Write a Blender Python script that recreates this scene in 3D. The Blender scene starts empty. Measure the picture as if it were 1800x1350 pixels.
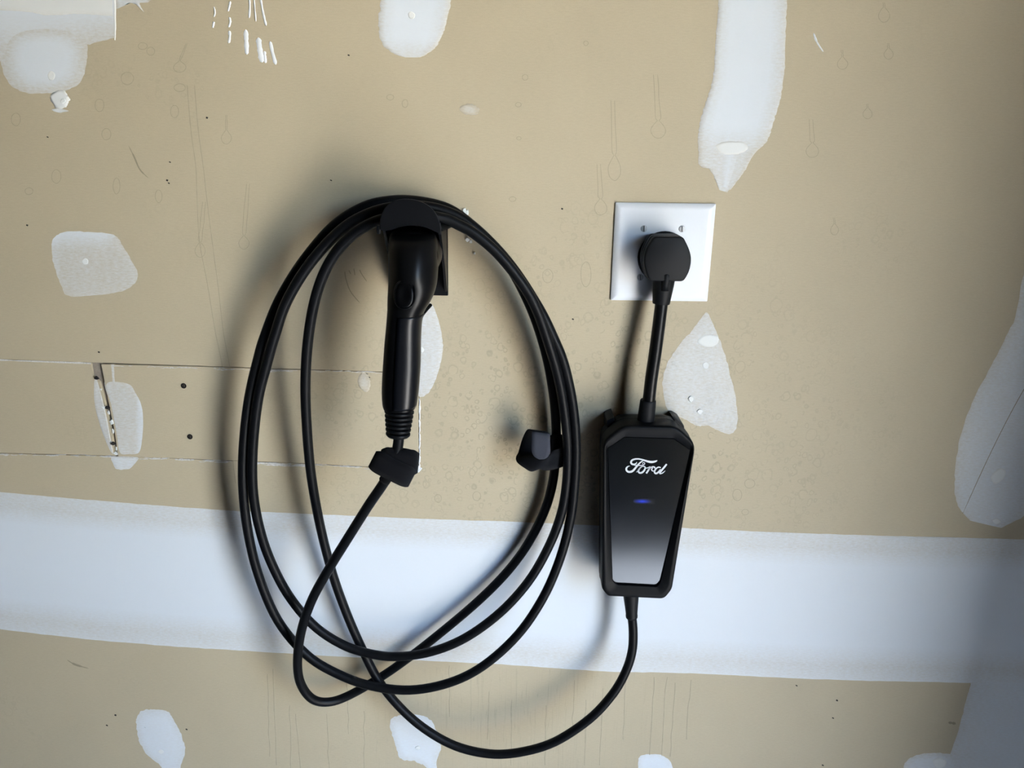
import bpy, bmesh, math, random
from mathutils import Vector, Matrix, noise as mnoise
random.seed(7)
scene = bpy.context.scene
C = scene.collection

# ------------------------------------------------------------------ camera
F_PX = 1352.0                      # focal length in pixels of an 1800 x 1350 frame
PITCH, ROLL = math.radians(17.4), math.radians(1.08)
CAM_Z = 1.55
_F = Vector((0, math.cos(PITCH), -math.sin(PITCH)))
_U0 = Vector((0, math.sin(PITCH), math.cos(PITCH)))
_R0 = Vector((1, 0, 0))
_R = _R0 * math.cos(ROLL) + _U0 * math.sin(ROLL)
_U = _U0 * math.cos(ROLL) - _R0 * math.sin(ROLL)
def _ray(px, py):
    return _F + _R * ((px - 900) / F_PX) - _U * ((py - 675) / F_PX)
def _hit(px, py, dist):
    r = _ray(px, py)
    return r * (dist / r.y)
# the outlet plate is a two-gang plate, 116 mm wide: that fixes the distance to the wall
CAM_D = 0.116 / (_hit(1249, 443, 1.0) - _hit(1076, 443, 1.0)).length
CAM = Vector((0, -CAM_D, CAM_Z))
def P(px, py, d=0.0):
    """point at d metres in front of the wall (the wall's face is y = 0) seen at a pixel of the photograph"""
    return CAM + _hit(px, py, CAM_D - d)
def S(px, d=0.0):
    """pixels -> metres at depth d (about)"""
    return px * (CAM_D - d) / F_PX

cam_data = bpy.data.cameras.new('camera')
cam_data.sensor_width = 36.0
cam_data.lens = 36.0 * F_PX / 1800.0
cam_data.clip_start = 0.02
cam = bpy.data.objects.new('camera', cam_data)
C.objects.link(cam)
cam.matrix_world = Matrix((
    (_R.x, _U.x, -_F.x, CAM.x),
    (_R.y, _U.y, -_F.y, CAM.y),
    (_R.z, _U.z, -_F.z, CAM.z),
    (0, 0, 0, 1)))
scene.camera = cam

# ------------------------------------------------------------------ light: an open side door to the right
XR = P(1850, 1350).x               # the return wall beside the door
DOOR_Y0, DOOR_Y1, DOOR_H = -0.76, -1.70, 2.05
WALL_T = 0.18

world = bpy.data.worlds.new('sky')
scene.world = world
world.use_nodes = True
wn = world.node_tree.nodes; wl = world.node_tree.links
wn.clear()
wo = wn.new('ShaderNodeOutputWorld'); wb = wn.new('ShaderNodeBackground'); ws = wn.new('ShaderNodeTexSky')
ws.sky_type = 'NISHITA'; ws.sun_disc = False
ws.sun_elevation = math.radians(48); ws.sun_rotation = math.radians(70)
ws.air_density = 1.0; ws.dust_density = 2.0; ws.ozone_density = 1.0
wb.inputs['Strength'].default_value = 0.9
wl.new(ws.outputs[0], wb.inputs[0]); wl.new(wb.outputs[0], wo.inputs[0])

sun_data = bpy.data.lights.new('sun', 'SUN')
sun_data.energy = 24.0; sun_data.angle = math.radians(0.8); sun_data.color = (1.0, 0.95, 0.88)
sun = bpy.data.objects.new('sun', sun_data); C.objects.link(sun)
sun.location = (6, 1, 6)
sun.rotation_euler = Vector((-0.30, 0.0, -0.92)).to_track_quat('-Z', 'Y').to_euler()

portal_data = bpy.data.lights.new('door_portal', 'AREA')
portal_data.shape = 'RECTANGLE'; portal_data.size = DOOR_H; portal_data.size_y = DOOR_Y0 - DOOR_Y1
portal_data.cycles.is_portal = True
portal = bpy.data.objects.new('door_portal', portal_data); C.objects.link(portal)
portal.location = (XR + 0.04, (DOOR_Y0 + DOOR_Y1) / 2, DOOR_H / 2)
portal.rotation_euler = (0, math.radians(90), 0)      # shines towards -x

vs = scene.view_settings
vs.view_transform = 'Standard'; vs.look = 'None'; vs.gamma = 1.0; vs.use_curve_mapping = False
vs.exposure = 2.12
scene.cycles.use_denoising = True
scene.cycles.use_adaptive_sampling = True
scene.cycles.adaptive_threshold = 0.06
scene.cycles.max_bounces = 5
scene.cycles.diffuse_bounces = 3
scene.cycles.sample_clamp_indirect = 12.0
scene.cycles.caustics_reflective = False
scene.cycles.caustics_refractive = False

# ------------------------------------------------------------------ helpers
def lin(c):
    return tuple((x / 255 / 12.92 if x / 255 <= 0.04045 else ((x / 255 + 0.055) / 1.055) ** 2.4) for x in c) + (1.0,)

def new_mat(name):
    m = bpy.data.materials.new(name); m.use_nodes = True
    n = m.node_tree.nodes; n.clear()
    out = n.new('ShaderNodeOutputMaterial'); b = n.new('ShaderNodeBsdfPrincipled')
    m.node_tree.links.new(b.outputs[0], out.inputs[0])
    return m, n, m.node_tree.links, b

def simple(name, col, rough=0.5, metallic=0.0, spec=0.5, vary=0.12, scale=60.0, bump=0.0, bscale=400.0, coat=0.0, ior=1.5):
    """plain material with a little procedural variation in colour and roughness"""
    m, n, l, b = new_mat(name)
    tc = n.new('ShaderNodeTexCoord'); nz = n.new('ShaderNodeTexNoise')
    nz.inputs['Scale'].default_value = scale; nz.inputs['Detail'].default_value = 4
    l.new(tc.outputs['Object'], nz.inputs['Vector'])
    mr = n.new('ShaderNodeMapRange'); mr.inputs[3].default_value = 1 - vary; mr.inputs[4].default_value = 1 + vary
    l.new(nz.outputs['Fac'], mr.inputs[0])
    mx = n.new('ShaderNodeMix'); mx.data_type = 'RGBA'; mx.blend_type = 'MULTIPLY'; mx.inputs[0].default_value = 1
    mx.inputs[6].default_value = col
    l.new(mr.outputs[0], mx.inputs[7]); l.new(mx.outputs[2], b.inputs['Base Color'])
    mr2 = n.new('ShaderNodeMapRange'); mr2.inputs[3].default_value = rough * 0.9; mr2.inputs[4].default_value = min(1, rough * 1.1)
    l.new(nz.outputs['Fac'], mr2.inputs[0]); l.new(mr2.outputs[0], b.inputs['Roughness'])
    b.inputs['Metallic'].default_value = metallic
    b.inputs['Specular IOR Level'].default_value = spec
    b.inputs['Coat Weight'].default_value = coat
    b.inputs['IOR'].default_value = ior
    if bump:
        n2 = n.new('ShaderNodeTexNoise'); n2.inputs['Scale'].default_value = bscale; n2.inputs['Detail'].default_value = 3
        l.new(tc.outputs['Object'], n2.inputs['Vector'])
        bp = n.new('ShaderNodeBump'); bp.inputs['Strength'].default_value = bump; bp.inputs['Distance'].default_value = 0.001
        l.new(n2.outputs['Fac'], bp.inputs['Height']); l.new(bp.outputs[0], b.inputs['Normal'])
    return m

# brown drywall paper: one node group, shared by the boards and by thinly covered spots of joint compound
PAPER = lin((187, 174, 147))
def paper_group():
    g = bpy.data.node_groups.new('drywall_paper', 'ShaderNodeTree')
    g.interface.new_socket('Color', in_out='OUTPUT', socket_type='NodeSocketColor')
    g.interface.new_socket('Height', in_out='OUTPUT', socket_type='NodeSocketFloat')
    n, l = g.nodes, g.links
    go = n.new('NodeGroupOutput'); geo = n.new('ShaderNodeNewGeometry')
    def math_(op, a, b=None, c=None, clamp=False):
        m = n.new('ShaderNodeMath'); m.operation = op; m.use_clamp = clamp
        for i, v in enumerate((a, b, c)):
            if v is None: continue
            if isinstance(v, (int, float)): m.inputs[i].default_value = v
            else: l.new(v, m.inputs[i])
        return m.outputs[0]
    def noise_(scale_vec, detail=3, rough=0.6):
        mp = n.new('ShaderNodeMapping'); mp.inputs['Scale'].default_value = scale_vec
        l.new(geo.outputs['Position'], mp.inputs['Vector'])
        t = n.new('ShaderNodeTexNoise'); t.inputs['Scale'].default_value = 1
        t.inputs['Detail'].default_value = detail; t.inputs['Roughness'].default_value = rough
        l.new(mp.outputs[0], t.inputs['Vector'])
        return t.outputs['Fac']
    fibre = noise_((160, 1, 700), 3)
    cloud = noise_((9, 1, 7), 4)
    speck = noise_((900, 1, 900), 1)
    # dried water drops: thin rings, random size per cell, dense in some places and absent in others
    def rings(scale, seed, rmin, rmax, width):
        mp = n.new('ShaderNodeMapping'); mp.inputs['Location'].default_value = (seed, 0, seed * 1.7)
        mp.inputs['Scale'].default_value = (scale, 0, scale * 0.85)
        wob = n.new('ShaderNodeTexNoise'); wob.inputs['Scale'].default_value = 90; wob.inputs['Detail'].default_value = 2
        l.new(geo.outputs['Position'], wob.inputs['Vector'])
        va = n.new('ShaderNodeVectorMath'); va.operation = 'MULTIPLY_ADD'
        va.inputs[1].default_value = (0.007, 0, 0.007)
        l.new(wob.outputs['Color'], va.inputs[0]); l.new(geo.outputs['Position'], va.inputs[2])
        l.new(va.outputs[0], mp.inputs['Vector'])
        v = n.new('ShaderNodeTexVoronoi'); v.inputs['Scale'].default_value = 1
        l.new(mp.outputs[0], v.inputs['Vector'])
        sep = n.new('ShaderNodeSeparateColor'); l.new(v.outputs['Color'], sep.inputs[0])
        r = math_('MULTIPLY_ADD', sep.outputs[0], rmax - rmin, rmin)
        dist = math_('ABSOLUTE', math_('SUBTRACT', v.outputs['Distance'], r))
        ring = math_('SUBTRACT', 1.0, math_('DIVIDE', dist, width), clamp=True)
        pick = math_('GREATER_THAN', sep.outputs[1], 0.3)
        inside = math_('MULTIPLY', math_('LESS_THAN', v.outputs['Distance'], r), pick)
        return math_('MULTIPLY', ring, pick), inside
    r1, i1 = rings(62, 3.1, 0.16, 0.46, 0.075)
    r2, i2 = rings(130, 9.4, 0.18, 0.50, 0.12)
    # where the spray hit: a wide soft spot low and to the middle of the wall
    c = P(1010, 760)
    sp = n.new('ShaderNodeSeparateXYZ'); l.new(geo.outputs['Position'], sp.inputs[0])
    dx = math_('DIVIDE', math_('SUBTRACT', sp.outputs['X'], c.x), 0.36)
    dz = math_('DIVIDE', math_('SUBTRACT', sp.outputs['Z'], c.z), 0.21)
    rr = math_('SQRT', math_('ADD', math_('MULTIPLY', dx, dx), math_('MULTIPLY', dz, dz)))
    spot = math_('SUBTRACT', 1.25, rr, clamp=True)
    patchy = math_('MULTIPLY_ADD', noise_((14, 1, 14), 2), 2.6, -0.6, clamp=True)
    wet = math_('MULTIPLY_ADD', math_('MULTIPLY', spot, patchy), 0.8, math_('MULTIPLY', math_('MULTIPLY_ADD', noise_((6, 1, 6), 2), 4, -2.2, clamp=True), 0.3))
    ring = math_('MULTIPLY', math_('MAXIMUM', r1, r2), wet, clamp=True)
    ins = math_('MULTIPLY', math_('MAXIMUM', i1, i2), wet, clamp=True)
    # vertical runs below the tape
    run = noise_((190, 1, 5), 2)
    low = math_('MULTIPLY', math_('GREATER_THAN', P(900, 1175).z, sp.outputs['Z']),
                math_('SUBTRACT', 1.15, math_('ABSOLUTE', math_('DIVIDE', math_('SUBTRACT', sp.outputs['X'], P(900, 1250).x), 0.26)), clamp=True))
    runs = math_('MULTIPLY', math_('SUBTRACT', 1.0, math_('DIVIDE', math_('ABSOLUTE', math_('SUBTRACT', run, 0.56)), 0.018), clamp=True), low)
    f = math_('ADD', math_('MULTIPLY', math_('SUBTRACT', fibre, 0.5), 0.16), 1.0)
    f = math_('ADD', f, math_('MULTIPLY', math_('SUBTRACT', cloud, 0.5), 0.16))
    f = math_('ADD', f, math_('MULTIPLY', math_('SUBTRACT', speck, 0.5), 0.10))
    f = math_('SUBTRACT', f, math_('MULTIPLY', ring, 0.34))
    f = math_('ADD', f, math_('MULTIPLY', ins, 0.05))
    f = math_('SUBTRACT', f, math_('MULTIPLY', runs, 0.12))
    mx = n.new('ShaderNodeMix'); mx.data_type = 'RGBA'; mx.blend_type = 'MULTIPLY'; mx.inputs[0].default_value = 1
    mx.inputs[6].default_value = PAPER
    l.new(f, mx.inputs[7]); l.new(mx.outputs[2], go.inputs['Color'])
    l.new(fibre, go.inputs['Height'])
    return g
PG = paper_group()

def paper_mat(name, tint=1.0):
    m, n, l, b = new_mat(name)
    g = n.new('ShaderNodeGroup'); g.node_tree = PG
    mx = n.new('ShaderNodeMix'); mx.data_type = 'RGBA'; mx.blend_type = 'MULTIPLY'; mx.inputs[0].default_value = 1
    mx.inputs[7].default_value = (tint, tint, tint, 1)
    l.new(g.outputs['Color'], mx.inputs[6]); l.new(mx.outputs[2], b.inputs['Base Color'])
    b.inputs['Roughness'].default_value = 0.62; b.inputs['Specular IOR Level'].default_value = 0.3
    bp = n.new('ShaderNodeBump'); bp.inputs['Strength'].default_value = 0.18; bp.inputs['Distance'].default_value = 0.0006
    l.new(g.outputs['Height'], bp.inputs['Height']); l.new(bp.outputs[0], b.inputs['Normal'])
    return m

def compound_mat(name='joint_compound', white=(220, 225, 229)):
    """white joint compound; the 'cover' attribute says how thickly it was spread, the paper shows through where thin"""
    m, n, l, b = new_mat(name)
    g = n.new('ShaderNodeGroup'); g.node_tree = PG
    at = n.new('ShaderNodeAttribute'); at.attribute_name = 'cover'
    geo = n.new('ShaderNodeNewGeometry')
    mp = n.new('ShaderNodeMapping'); mp.inputs['Scale'].default_value = (170, 1, 560); l.new(geo.outputs['Position'], mp.inputs['Vector'])
    t = n.new('ShaderNodeTexNoise'); t.inputs['Scale'].default_value = 1; t.inputs['Detail'].default_value = 5; t.inputs['Roughness'].default_value = 0.7
    l.new(mp.outputs[0], t.inputs['Vector'])
    mp2 = n.new('ShaderNodeMapping'); mp2.inputs['Scale'].default_value = (30, 1, 40); l.new(geo.outputs['Position'], mp2.inputs['Vector'])
    t2 = n.new('ShaderNodeTexNoise'); t2.inputs['Scale'].default_value = 1; t2.inputs['Detail'].default_value = 3
    l.new(mp2.outputs[0], t2.inputs['Vector'])
    def math_(op, a, b_=None, clamp=False):
        mm = n.new('ShaderNodeMath'); mm.operation = op; mm.use_clamp = clamp
        for i, v in enumerate((a, b_)):
            if v is None: continue
            if isinstance(v, (int, float)): mm.inputs[i].default_value = v
            else: l.new(v, mm.inputs[i])
        return mm.outputs[0]
    s = math_('MULTIPLY', math_('SUBTRACT', t.outputs['Fac'], 0.5), 1.25)
    s2 = math_('MULTIPLY', math_('SUBTRACT', t2.outputs['Fac'], 0.5), 0.18)
    # noise only matters where the cover is neither full nor nil
    c = at.outputs['Fac']
    k = math_('MULTIPLY', math_('MULTIPLY', c, math_('SUBTRACT', 1.0, c)), 4.0)
    fac = math_('ADD', c, math_('MULTIPLY', math_('ADD', s, s2), k), clamp=True)
    mx = n.new('ShaderNodeMix'); mx.data_type = 'RGBA'
    l.new(fac, mx.inputs[0]); l.new(g.outputs['Color'], mx.inputs[6]); mx.inputs[7].default_value = lin(white)
    l.new(mx.outputs[2], b.inputs['Base Color'])
    b.inputs['Roughness'].default_value = 0.55; b.inputs['Specular IOR Level'].default_value = 0.35
    bp = n.new('ShaderNodeBump'); bp.inputs['Strength'].default_value = 0.12; bp.inputs['Distance'].default_value = 0.0006
    l.new(t.outputs['Fac'], bp.inputs['Height']); l.new(bp.outputs[0], b.inputs['Normal'])
    return m

M = {}
M['paper'] = paper_mat('brown_drywall_paper')
M['stain_line'] = paper_mat('dried_water_edge', 0.80)
M['stain_fill'] = paper_mat('dried_water_mark', 1.05)
M['compound'] = compound_mat()
M['compound_warm'] = compound_mat('joint_compound_thick', (228, 229, 225))
M['white_bit'] = simple('white_plaster_bit', lin((232, 234, 234)), 0.6, vary=0.06, scale=300)
M['torn'] = simple('torn_paper_edge', lin((206, 203, 198)), 0.8, vary=0.4, scale=500)
M['gypsum'] = simple('grey_gypsum_core', lin((140, 130, 118)), 0.9, vary=0.35, scale=250, bump=0.4)
M['smudge'] = paper_mat('pencil_smudge', 0.62)
M['dark_hole'] = simple('dark_cavity', lin((28, 24, 22)), 0.9)
M['screw_black'] = simple('black_drywall_screw', lin((38, 32, 30)), 0.45, metallic=0.6, vary=0.3, scale=900)
M['room'] = simple('bare_drywall_far', lin((106, 92, 70)), 0.8, vary=0.06, scale=4)
M['ceiling'] = simple('ceiling_drywall', lin((130, 120, 103)), 0.8, vary=0.05, scale=4)
M['floor'] = simple('garage_concrete', lin((90, 99, 112)), 0.7, vary=0.12, scale=6, bump=0.2)
M['drive'] = simple('driveway_concrete', lin((178, 176, 170)), 0.8, vary=0.12, scale=3, bump=0.2)
M['blocker'] = simple('grey_blocker', lin((128, 124, 118)), 0.9, vary=0.1, scale=8, bump=0.3)
M['plate'] = simple('white_nylon_plate', lin((234, 237, 241)), 0.30, vary=0.0, scale=80)
M['screw_white'] = simple('painted_screw', lin((178, 180, 182)), 0.4, metallic=0.2, vary=0.05)
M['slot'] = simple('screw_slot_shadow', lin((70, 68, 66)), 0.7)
M['rubber'] = simple('black_cable_rubber', lin((11, 12, 14)), 0.45, vary=0.25, scale=30, spec=0.15)
M['cord'] = simple('black_cord_jacket', lin((9, 9, 10)), 0.36, vary=0.2, scale=30, spec=0.25)
M['plug'] = simple('black_moulded_plug', lin((17, 18, 20)), 0.55, vary=0.12, scale=40, spec=0.2, bump=0.08, bscale=1500)
M['housing'] = simple('black_satin_plastic', lin((8, 9, 11)), 0.5, vary=0.12, scale=40, spec=0.14, bump=0.05, bscale=1800)
M['panel'] = simple('glossy_black_panel', lin((8, 10, 11)), 0.14, vary=0.0, scale=20, spec=1.0, ior=1.6)
M['grip'] = simple('black_connector_plastic', lin((8, 8, 9)), 0.34, vary=0.12, scale=40, spec=0.18)
M['grip_soft'] = simple('grip_overmould', lin((12, 13, 17)), 0.32, vary=0.1, scale=40, spec=0.28)
M['button'] = simple('latch_button_black', lin((5, 5, 6)), 0.3, spec=0.2)
M['holster'] = simple('black_holster_plastic', lin((8, 9, 12)), 0.42, vary=0.12, scale=50, spec=0.25)
M['velcro'] = simple('black_hook_and_loop', lin((10, 10, 14)), 0.95, vary=0.5, scale=1200, bump=1.0, bscale=2500, spec=0.1)
M['velcro'].node_tree.nodes['Principled BSDF'].inputs['Sheen Weight'].default_value = 0.05
M['velcro_tab'] = simple('grey_hook_side', lin((62, 64, 72)), 0.8, vary=0.2, scale=1500, bump=0.6, bscale=2500, spec=0.2)
M['logo'] = simple('silver_logo_print', lin((205, 208, 210)), 0.4, vary=0.03)
M['faint'] = simple('faint_moulded_print', lin((34, 35, 38)), 0.5, spec=0.2)

def obj(name, me, mat, parent=None, smooth=True):
    if isinstance(me, bmesh.types.BMesh):
        bm = me; me = bpy.data.meshes.new(name); bm.to_mesh(me); bm.free()
    o = bpy.data.objects.new(name, me); C.objects.link(o)
    me.materials.append(mat)
    if smooth:
        me.shade_smooth()
    if parent is not None:
        o.parent = parent
    return o

def mesh(verts, faces):
    me = bpy.data.meshes.new('mesh'); me.from_pydata([tuple(v) for v in verts], [], faces); me.update()
    bm = bmesh.new(); bm.from_mesh(me); bmesh.ops.recalc_face_normals(bm, faces=bm.faces); bm.to_mesh(me); bm.free()
    return me

def sharp(o, deg=35):
    o.data.set_sharp_from_angle(angle=math.radians(deg))
    return o

def merge(parts):
    v, f = [], []
    for a, b in parts:
        k = len(v); v += list(a); f += [tuple(i + k for i in q) for q in b]
    return v, f

def tag(o, label, cat, group=None):
    o['label'] = label; o['category'] = cat
    if group: o['group'] = group
    return o

def structure(o, label=None):
    o['kind'] = 'structure'
    if label: o['label'] = label
    return o

def empty(name, loc):
    o = bpy.data.objects.new(name, None); C.objects.link(o); o.location = loc; o.empty_display_size = 0.02
    return o

def adopt(o, root):
    """parent a mesh that was built in world coordinates"""
    o.parent = root
    o.matrix_parent_inverse = Matrix.Translation(-root.location)
    return o

def catmull(pts, per=8, closed=False):
    pts = [Vector(p) for p in pts]; n = len(pts); out = []
    segs = n if closed else n - 1
    for i in range(segs):
        g = (lambda k: pts[k % n]) if closed else (lambda k: pts[max(0, min(n - 1, k))])
        p0, p1, p2, p3 = g(i - 1), g(i), g(i + 1), g(i + 2)
        for s in range(per):
            t = s / per
            out.append(0.5 * ((2 * p1) + (p2 - p0) * t + (2 * p0 - 5 * p1 + 4 * p2 - p3) * t * t + (3 * p1 - p0 - 3 * p2 + p3) * t ** 3))
    if not closed: out.append(pts[-1])
    return out

def tube(path, rad, seg=18):
    """swept round section along a list of points; rad is a number or one per point"""
    n = len(path); v, f = [], []
    up = Vector((0, 1, 0)); prev = None
    for i, p in enumerate(path):
        t = (path[min(n - 1, i + 1)] - path[max(0, i - 1)]).normalized()
        if prev is None:
            a = up - t * up.dot(t)
            if a.length < 1e-4: a = Vector((1, 0, 0)) - t * t.x
            a.normalize()
        else:
            a = (prev - t * prev.dot(t)).normalized()
        prev = a; b = t.cross(a); r = rad[i] if isinstance(rad, (list, tuple)) else rad
        for k in range(seg):
            an = 2 * math.pi * k / seg
            v.append(p + (a * math.cos(an) + b * math.sin(an)) * r)
    for i in range(n - 1):
        for k in range(seg):
            k2 = (k + 1) % seg
            f.append((i * seg + k, i * seg + k2, (i + 1) * seg + k2, (i + 1) * seg + k))
    f.append(tuple(range(seg))[::-1]); f.append(tuple((n - 1) * seg + k for k in range(seg)))
    return v, f

def loft(rings, cap=True):
    n = len(rings[0]); v = [p for r in rings for p in r]; f = []
    for i in range(len(rings) - 1):
        for k in range(n):
            k2 = (k + 1) % n
            f.append((i * n + k, i * n + k2, (i + 1) * n + k2, (i + 1) * n + k))
    if cap:
        f.append(tuple(range(n))[::-1]); f.append(tuple((len(rings) - 1) * n + k for k in range(n)))
    return v, f

def box(x0, x1, y0, y1, z0, z1):
    v = [Vector((x, y, z)) for x in (x0, x1) for y in (y0, y1) for z in (z0, z1)]
    f = [(0, 1, 3, 2), (4, 6, 7, 5), (0, 4, 5, 1), (2, 3, 7, 6), (0, 2, 6, 4), (1, 5, 7, 3)]
    return v, f

def bevelled(v, f, w, seg=2):
    me = mesh(v, f); bm = bmesh.new(); bm.from_mesh(me)
    bmesh.ops.bevel(bm, geom=list(bm.edges), offset=w, segments=seg, profile=0.6, affect='EDGES')
    bm.to_mesh(me); bm.free(); return me

def round_poly(corners, r, k=5):
    """2-D/3-D closed polygon with each corner rounded by k points; r: one number or one per corner (metres)"""
    n = len(corners); out = []
    for i in range(n):
        p, a, b = corners[i], corners[i - 1], corners[(i + 1) % n]
        rr = r[i] if isinstance(r, (list, tuple)) else r
        da, db = (a - p), (b - p)
        ra = p + da.normalized() * min(rr, da.length * 0.48); rb = p + db.normalized() * min(rr, db.length * 0.48)
        for s in range(k):
            t = s / (k - 1)
            out.append(ra * (1 - t) ** 2 + p * 2 * t * (1 - t) + rb * t * t)
    return out

def prism(outline, d0, d1):
    """extrude a wall-parallel outline (points, y ignored) between depths d0 < d1"""
    a = [Vector((p.x, -d0, p.z)) for p in outline]; b = [Vector((p.x, -d1, p.z)) for p in outline]
    return loft([a, b])

def shrink(outline, m):
    """move a wall-parallel closed outline inwards by m metres (simple offset along vertex normals)"""
    n = len(outline); cx = sum(p.x for p in outline) / n; cz = sum(p.z for p in outline) / n; out = []
    for i in range(n):
        a, b = outline[i - 1], outline[(i + 1) % n]
        t = Vector((b.x - a.x, 0, b.z - a.z)).normalized(); nn = Vector((-t.z, 0, t.x))
        p = outline[i]
        if nn.x * (cx - p.x) + nn.z * (cz - p.z) < 0: nn = -nn
        out.append(p + nn * m)
    return out

def at_depth(outline, d):
    return [Vector((p.x, -d, p.z)) for p in outline]

# ------------------------------------------------------------------ the setting
XL, YB, ZC = -4.6, -6.0, 2.72
seam_u = [P(0, 631), P(160, 637), P(350, 643), P(530, 649), P(737, 655)]
seam_l = [P(0, 797), P(205, 802), P(350, 808), P(530, 815), P(737, 826)]
def ext(a, b, x):
    t = (x - a.x) / (b.x - a.x); return Vector((x, 0, a.z + (b.z - a.z) * t))
uL, lL = ext(seam_u[0], seam_u[1], -2.4), ext(seam_l[0], seam_l[1], -2.4)
GAP = 0.0009
main = [Vector((XL, 0, ZC)), Vector((XR, 0, ZC)), Vector((XR, 0, 0)), Vector((XL, 0, 0)), Vector((XL, 0, lL.z))]
main += [Vector((XL, 0, lL.z))] * 0 + [lL] + seam_l + seam_u[::-1] + [uL, Vector((XL, 0, uL.z))]
# (the panel strip runs on beyond the left edge of the photograph)
wall = structure(obj('wall_back', mesh(*prism(main, -0.0125, 0.0)), M['paper'], smooth=False))
backing = obj('stud_backing', mesh(*box(XL, XR, 0.0135, 0.05, 0, ZC)), M['gypsum'], wall, smooth=False)
# the set-in strip of drywall: two pieces that meet at the slanting cut
cutL = [P(159, 638), P(163, 662), P(175, 672), P(186, 715), P(197, 765), P(203, 802)]
cutR = [P(178, 639), P(190, 700), P(203, 765), P(208, 803)]
def inset_strip(top, bot):
    return [p + Vector((0, 0, -GAP)) for p in top], [p + Vector((0, 0, GAP)) for p in bot]
tl, bl = inset_strip([Vector((XL, 0, uL.z)), uL, seam_u[0], cutL[0]], [Vector((XL, 0, lL.z)), lL, seam_l[0], cutL[-1]])
o = obj('drywall_panel', mesh(*prism(tl + cutL[1:-1] + bl[::-1], -0.0125, 0.0002)), M['paper'], wall, smooth=False)
tr, br = inset_strip([cutR[0], seam_u[2], seam_u[3], seam_u[4] + Vector((-GAP, 0, 0))],
                     [cutR[-1], seam_l[2], seam_l[3], seam_l[4] + Vector((-GAP, 0, 0))])
o = obj('drywall_panel', mesh(*prism(tr + br[::-1] + cutR[1:-1][::-1], -0.0125, 0.0003)), M['paper'], wall, smooth=False)
core = obj('gypsum_core', mesh(*prism([cutL[0], cutR[0], cutR[2], cutR[3], cutL[5], cutL[4], cutL[1]], -0.010, -0.004)), M['gypsum'], wall, smooth=False)

structure(obj('floor', mesh(*box(XL, XR + WALL_T, YB, 0.05, -0.12, 0.0)), M['floor'], smooth=False))
structure(obj('ceiling', mesh(*box(XL, XR + WALL_T, YB, 0.05, ZC, ZC + 0.1)), M['ceiling'], smooth=False))
structure(obj('wall_left', mesh(*box(XL - 0.1, XL, YB, 0.05, 0, ZC)), M['room'], smooth=False))
structure(obj('wall_front', mesh(*box(XL, XR + WALL_T, YB - 0.1, YB, 0, ZC)), M['room'], smooth=False))
wr = structure(obj('wall_right', mesh(*box(XR, XR + WALL_T, DOOR_Y0, 0.05, 0, ZC)), M['room'], smooth=False))
obj('door_header', mesh(*box(XR, XR + WALL_T, DOOR_Y1, DOOR_Y0, DOOR_H, ZC)), M['room'], wr, smooth=False)
obj('wall_pier', mesh(*box(XR, XR + WALL_T, YB, DOOR_Y1, 0, ZC)), M['room'], wr, smooth=False)
structure(obj('driveway_ground', mesh(*box(XR + WALL_T, 30, -25, 25, -0.16, -0.03)), M['drive'], smooth=False))

# unseen wall added outside the door to dim the left of the drywall
light_block = structure(obj('wall_light_block', mesh(*box(XR + 1.65, XR + 1.9, -1.98, 9.0, -0.16, 3.2)), M['blocker'], smooth=False))

# ------------------------------------------------------------------ joint compound and marks on the drywall
def with_cover(me, cover):
    a = me.attributes.new('cover', 'FLOAT', 'POINT')
    for i, c in enumerate(cover): a.data[i].value = c
    return me

def sstep(t):
    t = max(0.0, min(1.0, t)); return t * t * (3 - 2 * t)

def patch(outline, edge=0.35, core=0.9, feather=0.35, jag=1.5, mat='compound', fn=None, centre=None, h=0.0006, name='compound_patch'):
    """one hand-spread spot of joint compound: outline in photograph pixels on the wall's face (star-shaped)"""
    pts = catmull([Vector((x, y, 0)) for x, y in outline], 7, True)
    if centre is None:
        centre = (sum(p.x for p in pts) / len(pts), sum(p.y for p in pts) / len(pts))
    cx, cy = centre; fr = [1.0, 0.96, 0.9, 0.8, 0.66, 0.5, 0.3]
    v, cov, f = [], [], []; n = len(pts)
    for j, q in enumerate(fr):
        for p in pts:
            k = 1 + (0 if j > 1 else 1) * 0
            dx, dy = p.x - cx, p.y - cy
            L = math.hypot(dx, dy) or 1
            jg = (mnoise.noise(Vector((p.x * 0.22, p.y * 0.22, 3.3))) + 0.6 * mnoise.noise(Vector((p.x * 0.6, p.y * 0.6, 7.7)))) * jag if j < 2 else 0
            x = cx + dx * q + dx / L * jg; y = cy + dy * q + dy / L * jg
            pt = P(x, y); pt.y = -(0.00012 if j == 0 else h * sstep((1 - q) / 0.3 + 0.25))
            v.append(pt)
            c = edge + (core - edge) * sstep((1 - q) / feather)
            cov.append(fn(x, y, c) if fn else c)
    v.append(P(cx, cy) - Vector((0, h, 0))); c0 = edge + (core - edge) * 1.0
    cov.append(fn(cx, cy, c0) if fn else c0)
    for j in range(len(fr) - 1):
        for k in range(n):
            k2 = (k + 1) % n
            f.append((j * n + k, j * n + k2, (j + 1) * n + k2, (j + 1) * n + k))
    b = (len(fr) - 1) * n
    for k in range(n): f.append((b + k, b + (k + 1) % n, b + n))
    me = bpy.data.meshes.new(name); me.from_pydata([tuple(q) for q in v], [], f)
    for poly in me.polygons:
        if poly.normal.y > 0: poly.flip()
    with_cover(me, cov)
    return obj(name, me, M[mat], wall)

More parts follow.
